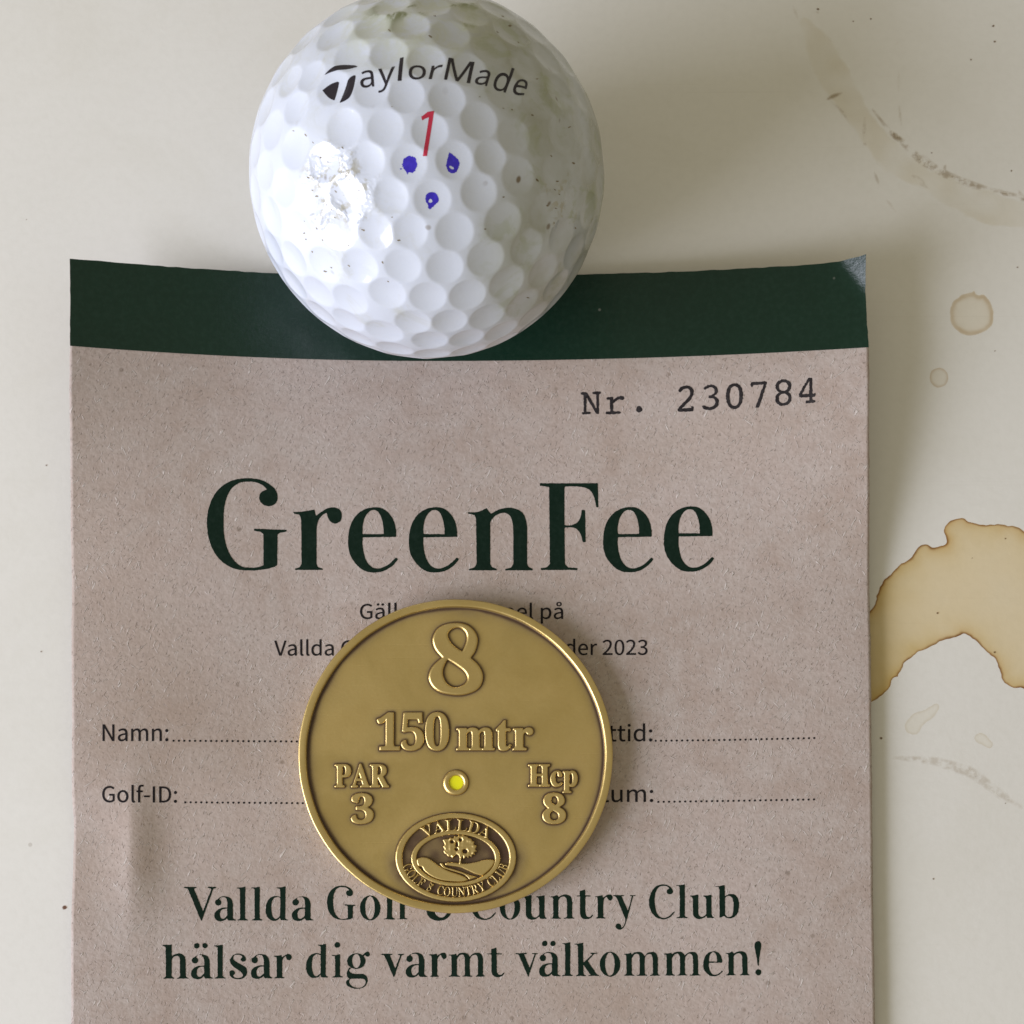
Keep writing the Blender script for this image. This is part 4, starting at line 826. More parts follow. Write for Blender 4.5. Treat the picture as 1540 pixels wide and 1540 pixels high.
# display roman drawn from measured outlines: name -> (left, baseline, px scale, solids, holes)
ROM = {
 'G': (43, 603, 3.85, ["!450,578 420,592 370,603 290,609 200,597 120,548 65,460 43,345 55,240 100,150 170,95 235,77 290,74 360,85 420,120 445,150 453,187 442,218 418,234 398,236 370,228 350,205 346,180 355,158 375,145 !392,140 360,112 320,97 280,94 235,100 190,130 158,185 142,260 140,345 146,420 165,490 200,550 245,585 300,592 340,588 !370,578 !370,398 !355,386 !316,378 !316,366 !505,373 !505,384 !465,390 !452,400"], []),
 'F': (470, 605, 3.85, ["!470,103 !805,103 !808,242 !795,242 785,190 760,145 710,125 !612,123 !612,345 655,345 695,320 !712,258 !732,258 !735,445 !718,445 700,390 670,362 !612,362 !615,570 !632,590 !687,595 !687,606 !475,606 !475,595 !510,590 !527,570 !523,125 !470,118"], []),
 'V': (90, 985, 15.4, ["!90,208 !400,208 !400,230 !335,248 !545,765 !738,252 !655,228 !655,208 !855,208 !850,235 !785,248 !520,992 !498,992 !190,248 !95,232"], []),
 'a': (805, 985, 15.4, ["!865,530 !880,495 930,455 1010,428 1090,432 1170,462 1215,520 1235,600 !1238,660 !1238,930 !1260,955 !1305,975 !1305,988 !1140,988 1115,965 !1100,925 1060,970 990,1000 920,1002 850,975 808,910 808,840 845,770 910,720 980,695 1060,688 !1110,692 !1108,600 1100,530 1080,480 1050,455 1005,448 960,455 930,475 !915,520", "E 893,568,74,74"],
       ["!1105,712 1050,716 1000,730 958,765 938,820 938,870 950,920 980,948 1015,948 1060,918 !1105,865"]),
 'l': (110, 900, 14, ["!110,208 200,206 !284,188 !290,192 !287,845 !300,870 !345,890 !345,903 !115,903 !115,888 !165,875 !180,850 !178,260 !168,235 !110,222"], []),
 'd': (415, 900, 14, ["!650,208 750,205 !822,185 !832,195 !828,850 !845,872 !890,890 !888,900 !745,900 725,880 !712,840 670,890 590,912 510,890 450,830 418,740 415,640 430,550 475,460 540,405 600,388 660,390 !722,408 !718,260 !708,235 !650,220"],
       ["!720,432 680,412 640,410 600,425 565,465 542,540 535,640 542,740 565,820 600,862 640,866 680,842 !720,800"]),
 'C': (60, 617, 10.267, ["!442,515 !465,518 430,565 385,605 330,630 270,635 190,615 120,555 72,460 60,370 75,280 115,190 175,125 235,100 300,97 360,112 405,145 430,185 428,225 405,247 375,250 345,232 335,205 345,180 !372,155 345,130 300,118 250,125 200,155 165,220 150,300 150,380 160,460 185,540 225,590 280,613 330,607 385,575"], []),
 'o': (860, 970, 15.4, ["E 1098,704,238,288"], ["E 1094,702,110,268"]),
 'f': (0, 970, 15.4, ["!0,970 !0,957 !50,950 !50,455 !0,450 !0,435 !50,435 50,350 80,260 140,205 210,200 260,230 250,290 200,300 175,270 !170,235 162,300 !165,435 !240,435 !240,450 !165,455 !165,945 !225,957 !225,970"], []),
 '&': (300, 340, 4.8125, ["E 385,285,88,68", "E 385,170,60,55"], ["E 400,278,46,50", "E 385,170,34,38"]),
 'u': (690, 617, 10.267, ["!690,280 !690,270 760,268 !822,252 !826,260 !823,520 832,570 855,595 890,598 !945,560 !943,330 !930,295 !897,283 !897,272 960,270 !1026,258 !1028,262 !1026,560 !1040,595 !1062,608 !1062,620 !962,620 !945,583 910,615 850,635 790,625 750,585 740,530 !738,330 !728,300"], []),
 'n': (805, 1050, 17.11, ["!805,478 900,475 !985,438 !1028,495 1100,455 1180,435 1240,438 1310,465 1355,520 1375,610 !1378,650 !1378,990 !1390,1020 !1430,1040 !1430,1055 !1165,1055 !1165,1042 !1220,1028 !1245,990 !1243,650 1235,580 1215,520 1170,487 1110,495 1060,525 !1022,580 !1022,990 !1035,1020 !1085,1042 !1085,1055 !810,1055 !810,1042 !865,1028 !890,990 !885,550 !872,508 !805,492"], []),
 't': (85, 938, 15.4, ["!180,300 240,290 !295,272 !305,275 !310,402 !430,412 !430,428 !312,430 !315,780 325,850 350,895 390,905 430,890 !480,845 !497,850 460,910 400,948 330,958 270,950 220,910 195,850 !188,780 !188,430 !85,425 !85,412 !185,408"], []),
 'r': (530, 938, 15.4, ["!530,425 620,420 !710,402 !722,460 780,415 830,388 890,386 930,415 942,460 930,505 890,528 850,515 825,480 !812,432 775,455 742,505 !728,570 !728,890 !740,915 !780,930 !780,942 !545,942 !545,930 !585,915 !600,890 !597,500 !585,450 !530,437"], []),
 'y': (950, 938, 15.4, ["!950,402 !1210,402 !1210,425 !1150,432 !1295,765 !1388,432 !1335,422 !1335,405 !1475,402 !1475,422 !1420,432 !1285,925 1255,1020 1225,1110 1180,1170 1120,1205 1060,1195 1020,1150 1018,1100 1050,1065 1095,1065 1130,1095 !1142,1160 1190,1125 1220,1050 !1240,960 !1225,930 !1040,480 !1010,435 !950,420"], []),
 'b': (1085, 617, 10.267, ["!1085,128 1150,125 !1222,108 !1230,112 !1232,290 1270,262 1330,248 1390,262 1430,310 1450,380 1448,460 1430,540 1385,600 1330,625 1270,620 !1220,590 !1155,618 !1150,612 !1148,180 !1135,145 !1085,138"],
       ["!1236,310 1265,282 1300,277 1335,297 1358,350 1367,420 1362,510 1345,575 1310,603 1270,600 !1236,570"]),
 'h': (65, 905, 14.667, ["!65,165 150,162 !262,155 !270,160 !268,430 310,385 380,355 440,352 500,370 550,415 575,490 !577,530 !575,850 !590,875 !635,893 !635,907 !385,907 !385,893 !430,880 !450,850 !450,560 445,480 425,425 385,407 330,417 290,455 !268,530 !268,850 !280,875 !320,893 !320,907 !85,907 !85,893 !125,878 !138,850 !135,240 !125,200 !65,185"], []),
 's': (65, 895, 14.667, ["!432,455 400,395 340,362 270,352 190,365 125,415 90,490 100,560 150,630 230,690 310,740 355,790 370,830 350,868 300,888 240,888 180,866 !150,830 !75,790 90,845 140,890 210,915 290,917 370,897 430,850 460,790 462,720 435,660 370,610 290,570 210,520 170,480 160,435 185,395 230,378 290,375 340,400 !360,440", "E 380,480,56,52", "E 135,775,62,58"], []),
 'i': (615, 838, 14, ["!615,368 700,368 !785,350 !792,355 !788,780 !800,810 !850,828 !850,840 !630,840 !630,828 !670,812 !688,785 !685,430 !675,395 !615,380", "E 730,158,60,60"], []),
 'g': (912, 838, 14, ["E 1132,500,195,165", "E 1368,352,52,52", "!1262,370 !1325,315 !1340,350 !1285,395", "!985,630 !1020,650 985,697 1005,735 1050,760 1120,768 !1230,768 1310,785 1360,840 1372,920 1340,1000 1280,1055 1200,1080 1110,1080 1020,1060 940,1010 912,960 930,905 !990,870 950,835 930,780 940,710"],
       ["E 1130,497,85,148", "!1020,868 !1230,870 1290,880 1325,910 1325,960 1290,1020 1220,1055 1140,1060 1070,1045 1015,1000 985,940 995,895"]),
 'v': (950, 938, 15.4, ["!950,402 !1210,402 !1210,425 !1150,432 !1275,745 !1388,432 !1335,422 !1335,405 !1475,402 !1475,422 !1420,432 !1252,945 !1235,945 !1040,480 !1010,435 !950,420"], []),
 'm': (215, 858, 14.667, ["!215,375 300,372 !380,350 !397,398 460,345 540,332 610,345 655,385 !680,425 740,360 820,335 890,340 940,375 965,440 972,520 !972,800 !985,830 !1025,848 !1025,860 !790,860 !790,848 !845,835 !862,800 !860,520 850,440 825,390 780,380 730,400 695,450 !682,510 !682,800 !695,830 !740,848 !740,860 !505,860 !505,848 !555,835 !572,800 !572,520 565,440 545,390 500,376 445,400 !397,480 !397,800 !412,832 !460,850 !460,860 !215,860 !215,850 !265,835 !280,800 !275,440 !265,400 !215,388"], []),
 'k': (60, 845, 14.667, ["!60,138 150,130 !242,108 !250,115 !250,560 !455,365 !385,347 !385,335 !560,335 !560,350 !490,365 !350,515 !545,800 !570,822 !605,835 !605,847 !365,847 !365,835 !410,820 !252,600 !258,800 !270,825 !310,835 !310,847 !85,847 !85,835 !125,822 !140,800 !132,200 !118,160 !60,148"], []),
 'e': (112, 828, 14.667, ["!527,550 !238,554 240,640 265,740 310,800 365,818 420,805 470,775 !522,725 !543,737 500,790 430,835 350,852 260,840 180,780 125,690 112,580 130,460 180,370 250,318 330,298 400,305 460,345 505,410 !527,500"],
       ["!238,526 240,450 260,380 295,335 330,322 370,337 400,390 415,460 !418,526"]),
 '!': (1242, 828, 14.667, ["!1310,630 !1335,630 1350,450 1375,300 1390,170 1375,105 1320,80 1260,105 1242,170 1258,300 1290,450", "E 1325,768,68,66"], []),
}
L_, B_, S_, so_, ho_ = ROM['a']
ROM['ä'] = (L_, B_, S_, so_ + ["E 936,229,64,64", "E 1127,229,62,62"], ho_)


def outl(s):
    if s.startswith('E'):
        return ellipse(*[float(v) for v in s[2:].split(',')])
    return parse(s)


def roman(ch, left, base, sx=1.0, sy=1.0):
    """glyph as loops in photo px"""
    l, b, k, so, ho = ROM[ch]
    f = lambda a: np.stack([left + (a[:, 0] - l) / k * sx, base + (a[:, 1] - b) / k * sy], 1)
    return Shape([f(outl(s)) for s in so], [f(outl(s)) for s in ho])


def font_shape(table_, ch, f):
    loops = [np.array(c, float).reshape(-1, 2) / 1000.0 for c in table_[ch][1]]
    return Shape([], [], 0.0, [np.stack(f(a[:, 0], a[:, 1]), 1) for a in loops])


def print_on_card(name, shapes, cell, mat, grow=0.0, off=0.022, parent=card, rough_edge=0.0):
    md = MeshData()
    for k, s in enumerate(shapes):
        q = s.map(lambda a, b: PC(a, b))
        q.grow = grow
        if rough_edge:
            base = q.field
            q.field = (lambda bf: (lambda X, Y: bf(X, Y) + rough_edge * (vnoise(X * 5, Y * 5, 3) - 0.5)))(base)
        v, sd, fc = march(q.field, q.bbox(), cell)
        md.add(np.column_stack([v, hcard(v[:, 0], v[:, 1]) + off]), fc)
    return to_obj(name, np.concatenate(md.v), md.f, mat, parent, card_origin, smooth=True)


title = []
for ch, x, w, b in (('G', 311.2, None, 856.6), ('r', 441, 73.2, 856.6), ('e', 523.4, 75.3, 856.8), ('e', 614.8, 75.6, 856.8), ('n', 703.5, 97.4, 857.1),
                    ('F', 812, None, 857.1), ('e', 906.9, 76.1, 856.6), ('e', 998.3, 76.1, 855.6)):
    if w is None:
        title.append(roman(ch, x, b))
    else:
        g = roman(ch, x, b)
        x0, _, x1, _ = g.bbox()
        title.append(roman(ch, x, b, w / (x1 - x0), 2.6))
print_on_card('title_lettering', title, 0.11, M_TITLE, 0.0, rough_edge=0.05)

line1 = [('V', 275.8), ('a', 322.3), ('l', 356), ('l', 377.9), ('d', 399.6), ('a', 438.9), ('G', 491.8), ('o', 541.2), ('l', 577), ('f', 598), ('&', 642.3), ('C', 707),
         ('o', 751.4), ('u', 786), ('n', 827), ('t', 865.5), ('r', 894.4), ('y', 921.7), ('C', 975.8), ('l', 1017.2), ('u', 1037.2), ('b', 1075.7)]
line2 = [('h', 244.4), ('ä', 287.4), ('l', 322.2), ('s', 344.4), ('a', 377.2), ('r', 411.6), ('d', 460.4), ('i', 498.9), ('g', 520.1), ('v', 573.4), ('a', 610.1), ('r', 644.8),
         ('m', 674.7), ('t', 732.3), ('v', 775.3), ('ä', 810.6), ('l', 844.9), ('k', 864.1), ('o', 901.9), ('m', 937.7), ('m', 998.2), ('e', 1057.6), ('n', 1090.6), ('!', 1134.7)]


def line(items, xb):
    out = []
    for ch, x in items:
        b = float(np.interp(x, [p[0] for p in xb], [p[1] for p in xb]))
        k = 51.2 / ((608 - 75) / 3.85) if ch == 'G' else 1.0
        out.append(roman(ch, x, b, k * (0.99 if ch == 'G' else 1), k))
    return out


print_on_card('club_name_lettering', line(line1, ((276, 1384.2), (450, 1384.1), (490, 1383), (810, 1381.4), (1080, 1380.3))), 0.075, M_TITLE, 0.0, rough_edge=0.06)
print_on_card('welcome_lettering', line(line2, ((244, 1471.6), (400, 1471), (480, 1469.9), (700, 1468.5), (880, 1467.6), (1140, 1466.3))), 0.075, M_TITLE, 0.0, rough_edge=0.06)


def sans_line(text, xl, xr, yl, yr, cap):
    """text laid out between two photo x positions; cap = capital height in px"""
    T = GLY['S']
    capu = max(c[1] for l in T['N'][1] for c in np.array(l).reshape(-1, 2).tolist()) / 1000.0
    adv = 0.0
    pos = []
    for ch in text:
        if ch == ' ':
            adv += 0.078
            continue
        pos.append((ch, adv))
        adv += T[ch][0] / 1000.0
    lo = min(p[0] for l in T[pos[0][0]][1] for p in np.array(l).reshape(-1, 2).tolist()) / 1000.0
    hi = pos[-1][1] + max(p[0] for l in T[pos[-1][0]][1] for p in np.array(l).reshape(-1, 2).tolist()) / 1000.0
    kx = (xr - xl) / (hi - lo)
    ky = cap / capu
    out = []
    for ch, a in pos:
        out.append(font_shape(T, ch, lambda X, Y, a=a: (xl + (X + a - lo) * kx, (yl + (yr - yl) * ((X + a - lo) / (hi - lo))) - Y * ky)))
    return out


GR = 0.018
print_on_card('validity_lettering', sans_line('Gäller för ett spel på', 541.4, 846.8, 930.8, 930.7, 22.3)
              + sans_line('Vallda Golf & Country Club under 2023', 412.5, 973.8, 986, 984.8, 22.4), 0.055, M_BLACK, GR)
for tx_, xa, xb_, ya, yb_, cp in (('Namn:', 154.3, 253.0, 1114.4, 1114.4, 24.8), ('Golf-ID:', 153.7, 266.0, 1206.4, 1207, 24.0),
                                ('Starttid:', 980.6 - 134, 980.8, 1114.9, 1114.7, 24.5), ('Datum:', 982 - 123, 982.2, 1206.2, 1205.8, 24.5)):
    print_on_card('form_lettering', sans_line(tx_, xa, xb_, ya, yb_, cp), 0.055, M_BLACK, GR)


def dots(x0, x1, pts):
    out = []
    n = int(round((x1 - x0) / 7.98))
    for i in range(n + 1):
        x = x0 + (x1 - x0) * i / n
        y = float(np.interp(x, [p[0] for p in pts], [p[1] for p in pts]))
        out.append(Shape([ellipse(x, y, 1.75, 1.7, 10)]))
    return out


print_on_card('dotted_line', dots(261, 640, ((261, 1114), (450, 1115.2), (640, 1115))), 0.07, M_BLACK)
print_on_card('dotted_line', dots(278.6, 640, ((278, 1206.6), (460, 1208), (640, 1208))), 0.07, M_BLACK)
print_on_card('dotted_line', dots(986, 1224.5, ((986, 1114.2), (1100, 1112.8), (1224.5, 1110))), 0.07, M_BLACK)
print_on_card('dotted_line', dots(990, 1224, ((990, 1206), (1100, 1204.5), (1224, 1202.3))), 0.07, M_BLACK)

typed = []
for ch, x0, x1, y0, y1 in (('N', 52, 168, 152, 282), ('r', 195, 303, 178, 280), ('2', 612, 706, 115, 265), ('3', 755, 850, 110, 257), ('0', 893, 990, 102, 250),
                           ('7', 1035, 1128, 93, 243), ('8', 1178, 1272, 80, 232), ('4', 1315, 1410, 70, 217)):
    loops = np.concatenate([np.array(c, float).reshape(-1, 2) for c in GLY['M'][ch][1]]) / 1000.0
    a0, b0 = loops.min(0)
    a1, b1 = loops.max(0)
    sl = -0.045
    typed.append(font_shape(GLY['M'], ch, lambda X, Y: (860 + (x0 + (X - a0) / (a1 - a0) * (x1 - x0)) / 3.85,
                 550 + (y1 - (Y - b0) / (b1 - b0) * (y1 - y0) + sl * (X - (a0 + a1) / 2) / (a1 - a0) * (x1 - x0)) / 3.85)))
typed.append(Shape([ellipse(860 + 390 / 3.85, 550 + 253 / 3.85, 4.6, 4.6, 20)]))
print_on_card('number_lettering', typed, 0.06, M_TYPE, 0.02, rough_edge=0.10)

# ================================================================ coin
ZC = 0.45                       # card level under the coin
TH = 2.3                        # coin thickness, mm
ZT = ZC + TH
cx, cy = (float(v) for v in P(685, 1134.8, ZT))
RC = float(P(921, 1137, ZT)[0] - P(449, 1137, ZT)[0]) / 2 * 1.004
coin_origin = (cx, cy, ZC)
coin = root('brass_coin', coin_origin)
tag(coin, 'round antique brass coin embossed with a large 8, yellow centre, lying on the card', 'coin')
FZ = ZT - 0.55                  # field level


def CQ(x, y):
    """coin crop px -> mm"""
    return P(440 + np.asarray(x) / 3.08, 880 + np.asarray(y) / 3.08, FZ + 0.2)


def CE(x, y):
    """emblem crop px -> mm"""
    return P(570 + np.asarray(x) / 6.696, 1200 + np.asarray(y) / 6.696, FZ + 0.2)


def bold_text(text, x0, x1, y0, y1, f=CQ, arc=None, base_y1=None):
    """bold roman text scaled into a box of crop px (y1 = baseline, y0 = cap top)"""
    T = GLY['B']
    pos, adv = [], 0.0
    for ch in text:
        if ch == ' ':
            adv += 0.12
            continue
        a = np.concatenate([np.array(c, float).reshape(-1, 2) for c in T[ch][1]]) / 1000.0
        pos.append((ch, adv - a[:, 0].min()))
        adv += a[:, 0].max() - a[:, 0].min() + 0.035
    adv -= 0.035
    ref = [c for c in text if c.isupper() or c.isdigit()] or ['t']
    a = np.concatenate([np.array(c, float).reshape(-1, 2) for c in T[ref[0]][1]]) / 1000.0
    cap = a[:, 1].max()
    out = []
    for ch, a0 in pos:
        out.append(font_shape(T, ch, lambda X, Y, a0=a0: f(x0 + (X + a0) / adv * (x1 - x0), y1 - Y / cap * (y1 - y0))))
    return out


def relief(name, shapes, cell, h, w, parent=coin, grow=0.0, mat=None, label=None, z0=None, wob=0.0):
    md = MeshData()
    z0 = FZ if z0 is None else z0
    for s in shapes:
        s.grow = grow
        v, sd, fc = march(s.field, s.bbox(), cell)
        t = np.clip(sd / w, 0, 1)
        z = z0 - 0.01 + h * np.sqrt(np.clip(1 - (1 - t) ** 2, 0, 1)) + wob * (vnoise(v[:, 0] * 3, v[:, 1] * 3, 2) - .5) * t
        md.add(np.column_stack([v, z]), fc)
    o = to_obj(name, np.concatenate(md.v), md.f, mat or M_BRASS, parent, coin_origin, smooth=True, label=label)
    return o


def sh(so, ho=(), f=CQ):
    g = lambda a: np.stack(f(a[:, 0], a[:, 1]), 1)
    return Shape([g(outl(s)) for s in so], [g(outl(s)) for s in ho])


big8 = sh(["755,172 820,188 858,240 850,300 !828,336 870,380 884,430 862,480 805,507 740,510 668,490 630,440 640,385 !690,335 655,290 648,240 680,192"],
          ["760,198 795,213 805,248 !785,303 750,280 727,250 724,220", "!718,348 762,375 800,408 806,440 782,464 745,470 712,447 698,400"])
t150 = bold_text('150', 394, 722, 592, 762)
tmtr = bold_text('mtr', 762, 1112, 628, 762)
tpar = bold_text('PAR', 198, 444, 832, 934)
t3 = bold_text('3', 274, 372, 966, 1102)
thcp = bold_text('Hcp', 1095, 1318, 832, 930)
t8 = bold_text('8', 1160, 1264, 964, 1102)
GRW = 0.14
relief('hole_numeral', [big8], 0.07, 0.42, 0.34)
relief('length_lettering', t150 + tmtr, 0.06, 0.32, 0.21, grow=GRW)
relief('par_lettering', tpar, 0.06, 0.30, 0.18, grow=GRW)
relief('par_numeral', t3, 0.06, 0.30, 0.19, grow=GRW)
relief('handicap_lettering', thcp, 0.06, 0.30, 0.18, grow=GRW)
relief('handicap_numeral', t8, 0.06, 0.30, 0.19, grow=GRW)
ring_c = sh(["E 756,915,60,60"], ["E 758,915,31,31"])
relief('centre_ring', [ring_c], 0.06, 0.45, 0.40)
dotc = sh(["E 758,915,35,35"])
relief('enamel_dot', [dotc], 0.06, 0.16, 0.12, mat=M_ENAMEL)

emb_out = sh(["E 773,600,612,452"], ["E 773,603,535,394"], CE)
emblem = relief('emblem', [emb_out], 0.06, 0.36, 0.26, label='oval club emblem with a tree over hills')
emb_in = sh(["E 772,608,453,285"], ["E 772,610,392,238"], CE)
relief('inner_oval', [emb_in], 0.06, 0.34, 0.20, emblem)


def arc_text(text, cx_, cy_, rx, ry, a0, a1, hgt, inward):
    """letters round an ellipse of emblem-crop px, a0..a1 degrees (screen angle, y down)"""
    T = GLY['B']
    widths = []
    for ch in text:
        if ch in ' &':
            widths.append(0.25 if ch == ' ' else 0.5)
            continue
        a = np.concatenate([np.array(c, float).reshape(-1, 2) for c in T[ch][1]]) / 1000.0
        widths.append(a[:, 0].max() - a[:, 0].min() + 0.03)
    tot = sum(widths)
    out = []
    # equal arc length along the ellipse
    tt = np.radians(np.linspace(a0, a1, 400))
    ex, ey = cx_ + rx * np.cos(tt), cy_ + ry * np.sin(tt)
    s = np.concatenate([[0], np.cumsum(np.hypot(np.diff(ex), np.diff(ey)))])
    acc = 0.0
    for ch, w in zip(text, widths):
        mid = (acc + w / 2) / tot * s[-1]
        kx = s[-1] / tot
        acc += w
        if ch == ' ':
            continue
        px = np.interp(mid, s, ex)
        py = np.interp(mid, s, ey)
        tx = np.interp(mid + 4, s, ex) - np.interp(mid - 4, s, ex)
        ty = np.interp(mid + 4, s, ey) - np.interp(mid - 4, s, ey)
        n = math.hypot(tx, ty)
        tx, ty = tx / n, ty / n
        ux, uy = (ty, -tx)          # up direction on screen (y down)
        if ch == '&':
            g = [ellipse(0.12, 0.09, 0.11, 0.09, 20), ellipse(0.12, 0.25, 0.08, 0.08, 20), np.array([[0.0, 0.02], [0.05, 0.0], [0.3, 0.3], [0.25, 0.32]])]
            hs = [ellipse(0.12, 0.09, 0.065, 0.05, 16), ellipse(0.12, 0.25, 0.05, 0.045, 16)]
            cap, m0, wd = 0.33, 0.0, 0.3
            tf = lambda X, Y: CE(px + ((X - wd / 2) * tx * kx * 1.25 + (Y / cap - 0.5) * hgt * ux), py + ((X - wd / 2) * ty * kx * 1.25 + (Y / cap - 0.5) * hgt * uy))
            out.append(Shape([np.stack(tf(a[:, 0], a[:, 1]), 1) for a in g], [np.stack(tf(a[:, 0], a[:, 1]), 1) for a in hs]))
            continue
        a = np.concatenate([np.array(c, float).reshape(-1, 2) for c in T[ch][1]]) / 1000.0
        cap = a[:, 1].max()
        m0 = (a[:, 0].min() + a[:, 0].max()) / 2
        out.append(font_shape(T, ch, lambda X, Y: CE(px + ((X - m0) * tx * kx + (Y / cap - 0.5) * hgt * ux), py + ((X - m0) * ty * kx + (Y / cap - 0.5) * hgt * uy))))
    return out


txt_top = arc_text('VALLDA', 772, 606, 500, 332, -133, -45, 112, False)
txt_bot = arc_text('GOLF & COUNTRY CLUB', 772, 604, 500, 342, 170, 10, 92, True)
relief('emblem_lettering', txt_top, 0.05, 0.40, 0.20, emblem, grow=0.05)
relief('emblem_lettering', txt_bot, 0.05, 0.38, 0.18, emblem, grow=0.035)
crown = "645,440 640,420 665,410 700,408 715,392 745,400 760,380 790,385 800,370 830,375 850,368 868,380 890,385 905,400 930,408 945,430 965,440 960,465 985,475 985,500 975,515 990,540 965,550 970,575 945,575 935,600 910,590 900,610 880,595 865,612 850,620 840,595 !832,655 !842,680 !792,680 !800,655 805,600 785,575 760,590 745,612 720,598 700,600 680,580 655,560 645,535 655,515 640,490 655,465"
tree = sh([crown], ["E 778,517,13,12", "E 865,538,20,16", "E 735,442,14,10", "E 818,423,12,14", "E 782,470,10,24"], CE)
relief('tree', [tree], 0.05, 0.44, 0.22, emblem, wob=0.14)
hill1 = sh(["375,620 400,600 450,592 500,605 560,645 620,690 700,730 800,765 860,790 !905,825 850,845 740,845 620,830 520,790 450,735 430,700 390,685"], [], CE)
hill2 = sh(["!660,652 740,645 820,655 900,655 980,640 1060,620 1140,618 1165,635 1150,680 1110,730 !1045,785 980,775 900,740 820,705 730,690 !665,680"], [], CE)
path_ = sh(["!605,655 !640,652 670,690 750,715 840,745 900,770 !1000,795 !910,828 860,780 790,755 700,728 640,705"], [], CE)
relief('hill', [hill1], 0.06, 0.40, 0.22, emblem)
relief('hill', [hill2], 0.06, 0.40, 0.22, emblem)
relief('path', [path_], 0.05, 0.30, 0.16, emblem)


def coin_body():
    allr = [big8] + t150 + tmtr + tpar + t3 + thcp + t8
    for s in t150 + tmtr + tpar + t3 + thcp + t8:
        s.grow = GRW
    RF = RC - 1.22
    disc = Shape([ellipse(cx, cy, RF, RF, 200)])
    v, sd, fc = march(disc.field, disc.bbox(), 0.13)
    x, y = v[:, 0], v[:, 1]
    pat = np.zeros(len(v))

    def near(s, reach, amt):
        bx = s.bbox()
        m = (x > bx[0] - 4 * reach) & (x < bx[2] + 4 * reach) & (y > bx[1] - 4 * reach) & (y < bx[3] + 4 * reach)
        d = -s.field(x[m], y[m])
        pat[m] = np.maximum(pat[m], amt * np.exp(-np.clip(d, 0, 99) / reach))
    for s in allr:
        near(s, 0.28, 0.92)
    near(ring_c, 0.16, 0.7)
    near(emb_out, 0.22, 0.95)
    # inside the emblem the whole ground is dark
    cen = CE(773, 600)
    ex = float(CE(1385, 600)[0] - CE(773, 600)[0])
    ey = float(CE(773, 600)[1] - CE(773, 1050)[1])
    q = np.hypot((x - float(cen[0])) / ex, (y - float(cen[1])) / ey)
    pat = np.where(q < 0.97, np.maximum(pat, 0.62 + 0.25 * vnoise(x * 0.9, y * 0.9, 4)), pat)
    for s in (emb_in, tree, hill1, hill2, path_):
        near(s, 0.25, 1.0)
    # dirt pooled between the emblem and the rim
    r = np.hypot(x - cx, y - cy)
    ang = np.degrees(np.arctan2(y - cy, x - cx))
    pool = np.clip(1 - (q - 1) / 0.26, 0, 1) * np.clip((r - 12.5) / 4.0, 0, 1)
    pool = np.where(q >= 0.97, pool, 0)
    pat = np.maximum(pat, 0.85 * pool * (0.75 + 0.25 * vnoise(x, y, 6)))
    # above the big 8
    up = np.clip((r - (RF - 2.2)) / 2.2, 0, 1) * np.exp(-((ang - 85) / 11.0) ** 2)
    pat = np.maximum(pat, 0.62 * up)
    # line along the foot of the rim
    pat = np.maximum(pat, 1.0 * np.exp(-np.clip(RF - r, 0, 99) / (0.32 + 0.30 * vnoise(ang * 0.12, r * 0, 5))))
    # broad faint tarnish, also painting in the satin light-to-dark sheen
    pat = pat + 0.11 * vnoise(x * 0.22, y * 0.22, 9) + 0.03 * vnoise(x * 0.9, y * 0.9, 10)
    z = np.full(len(v), FZ)
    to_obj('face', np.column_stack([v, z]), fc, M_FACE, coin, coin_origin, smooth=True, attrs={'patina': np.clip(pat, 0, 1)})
    # rim and edge by revolution
    prof = [(RF - 0.02, FZ - 0.03, 1.0), (RF + 0.05, FZ + 0.03, 0.9), (RF + 0.12, FZ + 0.18, 0.5), (RF + 0.19, FZ + 0.36, 0.2), (RF + 0.26, ZT - 0.08, 0), (RF + 0.36, ZT - 0.015, 0), (RF + 0.46, ZT, 0),
            (RC - 0.24, ZT, 0), (RC - 0.14, ZT - 0.02, 0), (RC - 0.06, ZT - 0.08, 0), (RC - 0.015, ZT - 0.18, 0), (RC, ZT - 0.5, 0), (RC, ZC + 0.35, 0.1), (RC - 0.1, ZC + 0.12, 0.3), (RC - 0.35, ZC + 0.01, 0.4), (0.01, ZC + 0.01, 0.3)]
    n = 300
    V, A, Fc = [], [], []
    for i in range(n):
        a = 2 * math.pi * i / n
        for rr, zz, p in prof:
            w = 0.012 * math.sin(a * 7) + 0.01 * math.sin(a * 23 + 1)
            V.append((cx + (rr + (w if rr > 5 else 0)) * math.cos(a), cy + (rr + (w if rr > 5 else 0)) * math.sin(a), zz))
            A.append(p)
    m = len(prof)
    for i in range(n):
        j = (i + 1) % n
        for k in range(m - 1):
            Fc.append((i * m + k, i * m + k + 1, j * m + k + 1, j * m + k))
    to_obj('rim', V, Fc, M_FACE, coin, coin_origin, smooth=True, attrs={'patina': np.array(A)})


coin_body()

# ================================================================ golf ball
RB = 21.85
BX, BY = (float(v) for v in P(643.0, 268.5, RB))
BZ = RB
ball_origin = (BX, BY, 0.0)
BC = np.array([BX, BY, BZ])


def on_ball(px, py):
    """photo px -> unit direction from the ball's centre (front intersection)"""
    dx, dy, dz = ray(px, py)
    d = np.stack([dx, dy, dz * np.ones_like(dx)], -1)
    d = d / np.linalg.norm(d, axis=-1, keepdims=True)
    o = np.array([0, 0, H]) - BC
    b = d @ o
    c = o @ o - RB * RB
    disc = np.maximum(b * b - c, 0)
    t = -b - np.sqrt(disc)
    p = o + d * t[..., None]
    return p / np.linalg.norm(p, axis=-1, keepdims=True)


